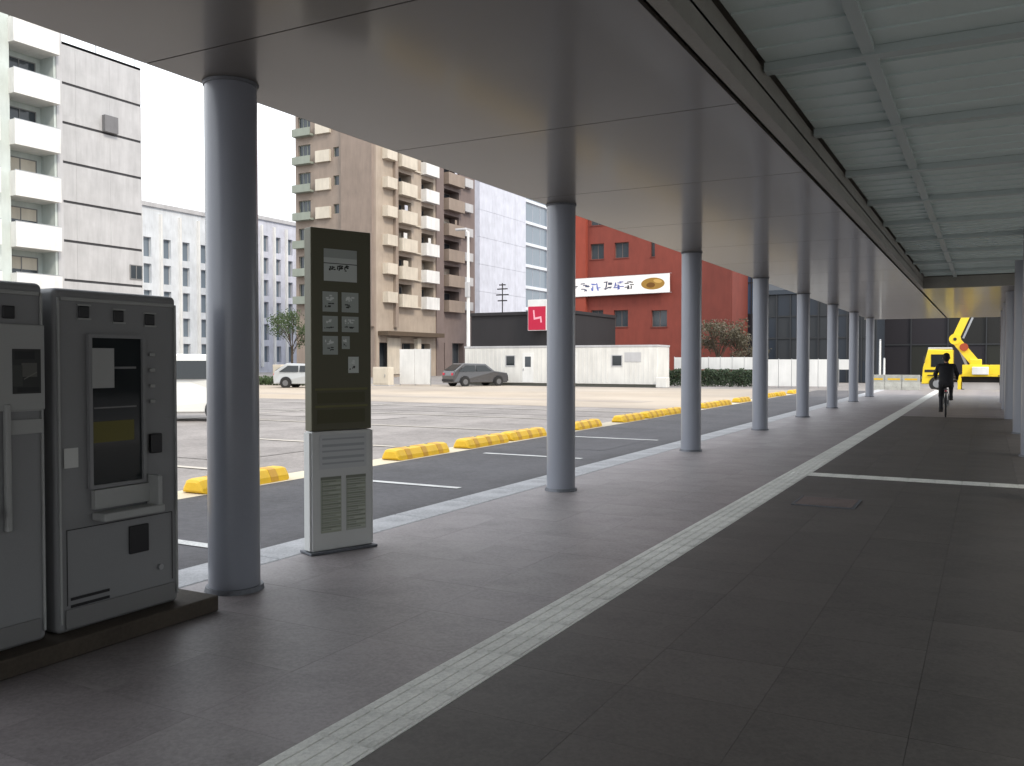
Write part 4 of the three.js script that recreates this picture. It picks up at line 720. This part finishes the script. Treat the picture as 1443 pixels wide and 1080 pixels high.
{
  const q = onGround(1333, 587);
  // local: x right, y up, -z is the way they ride (away)
  const bk = thing('bicycle', 'dark city bicycle ridden along the tactile strip', 'bicycle', [q.x, 0, -q.D], 0.03);
  for (const z of [0.53, -0.53]) { const w = part('wheel', new THREE.TorusGeometry(0.325, 0.02, 10, 40).rotateY(Math.PI / 2).translate(0, 0.346, z), mat.rubber, bk); part('rim', new THREE.TorusGeometry(0.298, 0.011, 8, 40).rotateY(Math.PI / 2).translate(0, 0.346, z), mat.steel, w); const sp = []; for (let k = 0; k < 14; k++) { const a = k / 14 * 6.283; sp.push(bar([0, 0.346, z], [0, 0.346 + 0.29 * Math.sin(a), z + 0.29 * Math.cos(a)], 0.004, 0.004)); } part('spokes', sp, mat.steel, w); part('hub', cyl(0.025, 0.025, 0.1, 0, 0.346, z, 12, 'x'), mat.steel, w); }
  const dk = M([0.03, 0.032, 0.035], { roughness: 0.35 });
  part('frame', [tube([[0, 0.29, 0.02], [0, 0.8, 0.2]], 0.018, 4), tube([[0, 0.29, 0.02], [0, 0.6, -0.36]], 0.02, 4), tube([[0, 0.62, 0.13], [0, 0.78, -0.33]], 0.016, 4), tube([[0, 0.29, 0.02], [0.04, 0.346, 0.53]], 0.012, 4), tube([[0, 0.29, 0.02], [-0.04, 0.346, 0.53]], 0.012, 4), tube([[0, 0.72, 0.17], [0.04, 0.346, 0.53]], 0.01, 4), tube([[0, 0.72, 0.17], [-0.04, 0.346, 0.53]], 0.01, 4)], dk, bk);
  part('fork', [tube([[0.045, 0.346, -0.53], [0.045, 0.62, -0.41], [0, 0.68, -0.38]], 0.012, 6), tube([[-0.045, 0.346, -0.53], [-0.045, 0.62, -0.41], [0, 0.68, -0.38]], 0.012, 6), tube([[0, 0.66, -0.385], [0, 0.98, -0.31]], 0.018, 4)], dk, bk);
  part('handlebar', tube([[-0.27, 0.98, -0.12], [-0.25, 1.0, -0.2], [-0.12, 1.0, -0.31], [0, 0.985, -0.33], [0.12, 1.0, -0.31], [0.25, 1.0, -0.2], [0.27, 0.98, -0.12]], 0.012, 30), mat.steel, bk);
  part('saddle', rbox(0.19, 0.07, 0.26, 0.03, 0, 0.835, 0.21), mat.rubber, bk);
  part('mudguard', new THREE.TorusGeometry(0.36, 0.016, 6, 24, 2.4).rotateY(Math.PI / 2).rotateX(-0.1).translate(0, 0.346, 0.53), dk, bk);
  part('crank', [cyl(0.085, 0.085, 0.012, 0.05, 0.29, 0.02, 24, 'x'), bar([0.07, 0.29, 0.02], [0.07, 0.45, -0.02], 0.02, 0.02), bar([-0.07, 0.29, 0.02], [-0.07, 0.13, 0.06], 0.02, 0.02)], mat.steel, bk); part('pedal', rbox(0.1, 0.02, 0.08, 0.005, 0.125, 0.45, -0.02), mat.rubber, bk); part('pedal', rbox(0.1, 0.02, 0.08, 0.005, -0.125, 0.13, 0.06), mat.rubber, bk);
  part('rear_rack', [b3(-0.06, 0.06, 0.74, 0.752, 0.38, 0.72), bar([0.05, 0.745, 0.66], [0.05, 0.36, 0.54], 0.01, 0.01), bar([-0.05, 0.745, 0.66], [-0.05, 0.36, 0.54], 0.01, 0.01)], dk, bk); part('reflector', rbox(0.05, 0.04, 0.015, 0.004, 0, 0.71, 0.735), mat.signRed, bk);
  const pr = thing('person', 'cyclist in black jacket and trousers riding away along the concourse', 'person', [q.x, 0, -q.D], 0.03);
  const S = 1, B = [];
  const hip = [0, 0.92, 0.2], chest = [0, 1.27, 0.04], neck = [0, 1.42, -0.03];
  B.push([hip, [0, 1.08, 0.14], 0.135, 0.13, 1.25], [[0, 1.08, 0.14], chest, 0.13, 0.145, 1.32], [[-0.13, 1.35, 0.01], [0.13, 1.35, 0.01], 0.082, 0.082], [neck, [0, 1.5, -0.05], 0.055, 0.052]);
  for (const s of [-1, 1]) {
    const kn = s > 0 ? [0.12, 0.82, -0.25] : [-0.12, 0.56, -0.19], an = s > 0 ? [0.12, 0.53, 0.02] : [-0.12, 0.22, 0.08];
    B.push([[s * 0.09, 0.9, 0.19], kn, 0.095, 0.065], [kn, an, 0.06, 0.043], [an, [an[0], an[1] - 0.045, an[2] + 0.04], 0.045, 0.042], [[an[0], an[1] - 0.05, an[2] + 0.03], [an[0] + s * 0.015, an[1] - 0.06, an[2] - 0.17], 0.042, 0.034]);
    B.push([[s * 0.185, 1.36, 0.01], [s * 0.265, 1.14, -0.04], 0.062, 0.05], [[s * 0.265, 1.14, -0.04], [s * 0.262, 1.03, -0.16], 0.047, 0.036]);
  }
  const body = sdfMesh(B, [-0.9, 0.02, -0.9], 1.8, 96, 0.035);
  const hb = [[[0, 1.58, -0.06], [0, 1.62, -0.045], 0.088, 0.086, 0.92], [[0, 1.53, -0.10], [0, 1.545, -0.09], 0.052, 0.055], [[0, 1.575, -0.155], [0, 1.56, -0.165], 0.012, 0.014], [[-0.085, 1.585, -0.05], [-0.085, 1.57, -0.05], 0.014, 0.012], [[0.085, 1.585, -0.05], [0.085, 1.57, -0.05], 0.014, 0.012], [[0, 1.46, -0.04], [0, 1.54, -0.055], 0.052, 0.05]];
  const head = sdfMesh(hb, [-0.16, 1.43, -0.22], 0.32, 56, 0.018);
  const hands = [-1, 1].map(s => { const w = [s * 0.262, 1.03, -0.165], f = [[w, [s * 0.262, 1.015, -0.22], 0.03, 0.032, 1.1]]; for (let k = 0; k < 4; k++) { const z = -0.185 - k * 0.021; f.push([[s * 0.262, 1.022, z], [s * 0.283, 1.012, z - 0.004], 0.0095, 0.0092], [[s * 0.283, 1.012, z - 0.004], [s * 0.285, 0.985, z - 0.003], 0.0092, 0.0085], [[s * 0.285, 0.985, z - 0.003], [s * 0.262, 0.972 + 0.002 * k, z], 0.0085, 0.008]); } f.push([[s * 0.245, 1.02, -0.19], [s * 0.232, 0.995, -0.215], 0.011, 0.010], [[s * 0.232, 0.995, -0.215], [s * 0.240, 0.972, -0.225], 0.0095, 0.0085]); return sdfMesh(f, [s * 0.262 - 0.09, 0.93, -0.30], 0.18, 52, 0.007); });
  const col = (g, fn) => { const p = g.attributes.position, c = new Float32Array(p.count * 3); for (let i = 0; i < p.count; i++) { const k = fn(p.getX(i), p.getY(i), p.getZ(i)); c.set(k, i * 3); } g.setAttribute('color', new THREE.BufferAttribute(c, 3)); return g; };
  const skin = [0.45, 0.27, 0.19], jk = [0.017, 0.018, 0.022], tr = [0.022, 0.022, 0.026], sh = [0.03, 0.025, 0.02];
  col(body, (x, y, z) => y < 0.2 || (x > 0.03 && z > -0.2 && y < 0.5 && y > 0.42) ? sh : y < 0.98 && Math.abs(x) < 0.235 ? tr : y > 1.45 ? skin : jk); col(head, () => skin); hands.forEach(h => col(h, () => skin));
  const bg = mergeGeometries([body, head, ...hands]); const bm = new THREE.Mesh(bg, new THREE.MeshStandardMaterial({ vertexColors: true, roughness: 0.85 })); bm.name = 'body'; bm.castShadow = bm.receiveShadow = true; pr.add(bm);
  shared('hair', sdfMesh([[[0, 1.6, -0.035], [0, 1.635, -0.035], 0.097, 0.09, 0.95], [[0, 1.54, -0.0], [0, 1.6, 0.0], 0.06, 0.07, 1.1]], [-0.16, 1.45, -0.2], 0.32, 48, 0.02), M([0.014, 0.011, 0.010], { roughness: 0.7 }), pr);
  // eyes and mouth
  part('eye', [new THREE.SphereGeometry(0.009, 10, 8).translate(-0.032, 1.592, -0.139), new THREE.SphereGeometry(0.009, 10, 8).translate(0.032, 1.592, -0.139)], mat.black, pr); part('mouth', rbox(0.042, 0.008, 0.01, 0.003, 0, 1.527, -0.150), M([0.3, 0.1, 0.09]), pr);
}

scene.traverse(o => { if (o.isMesh) { o.castShadow = true; o.receiveShadow = true; } });
renderer.setSize(1024, 766);
renderer.render(scene, camera);
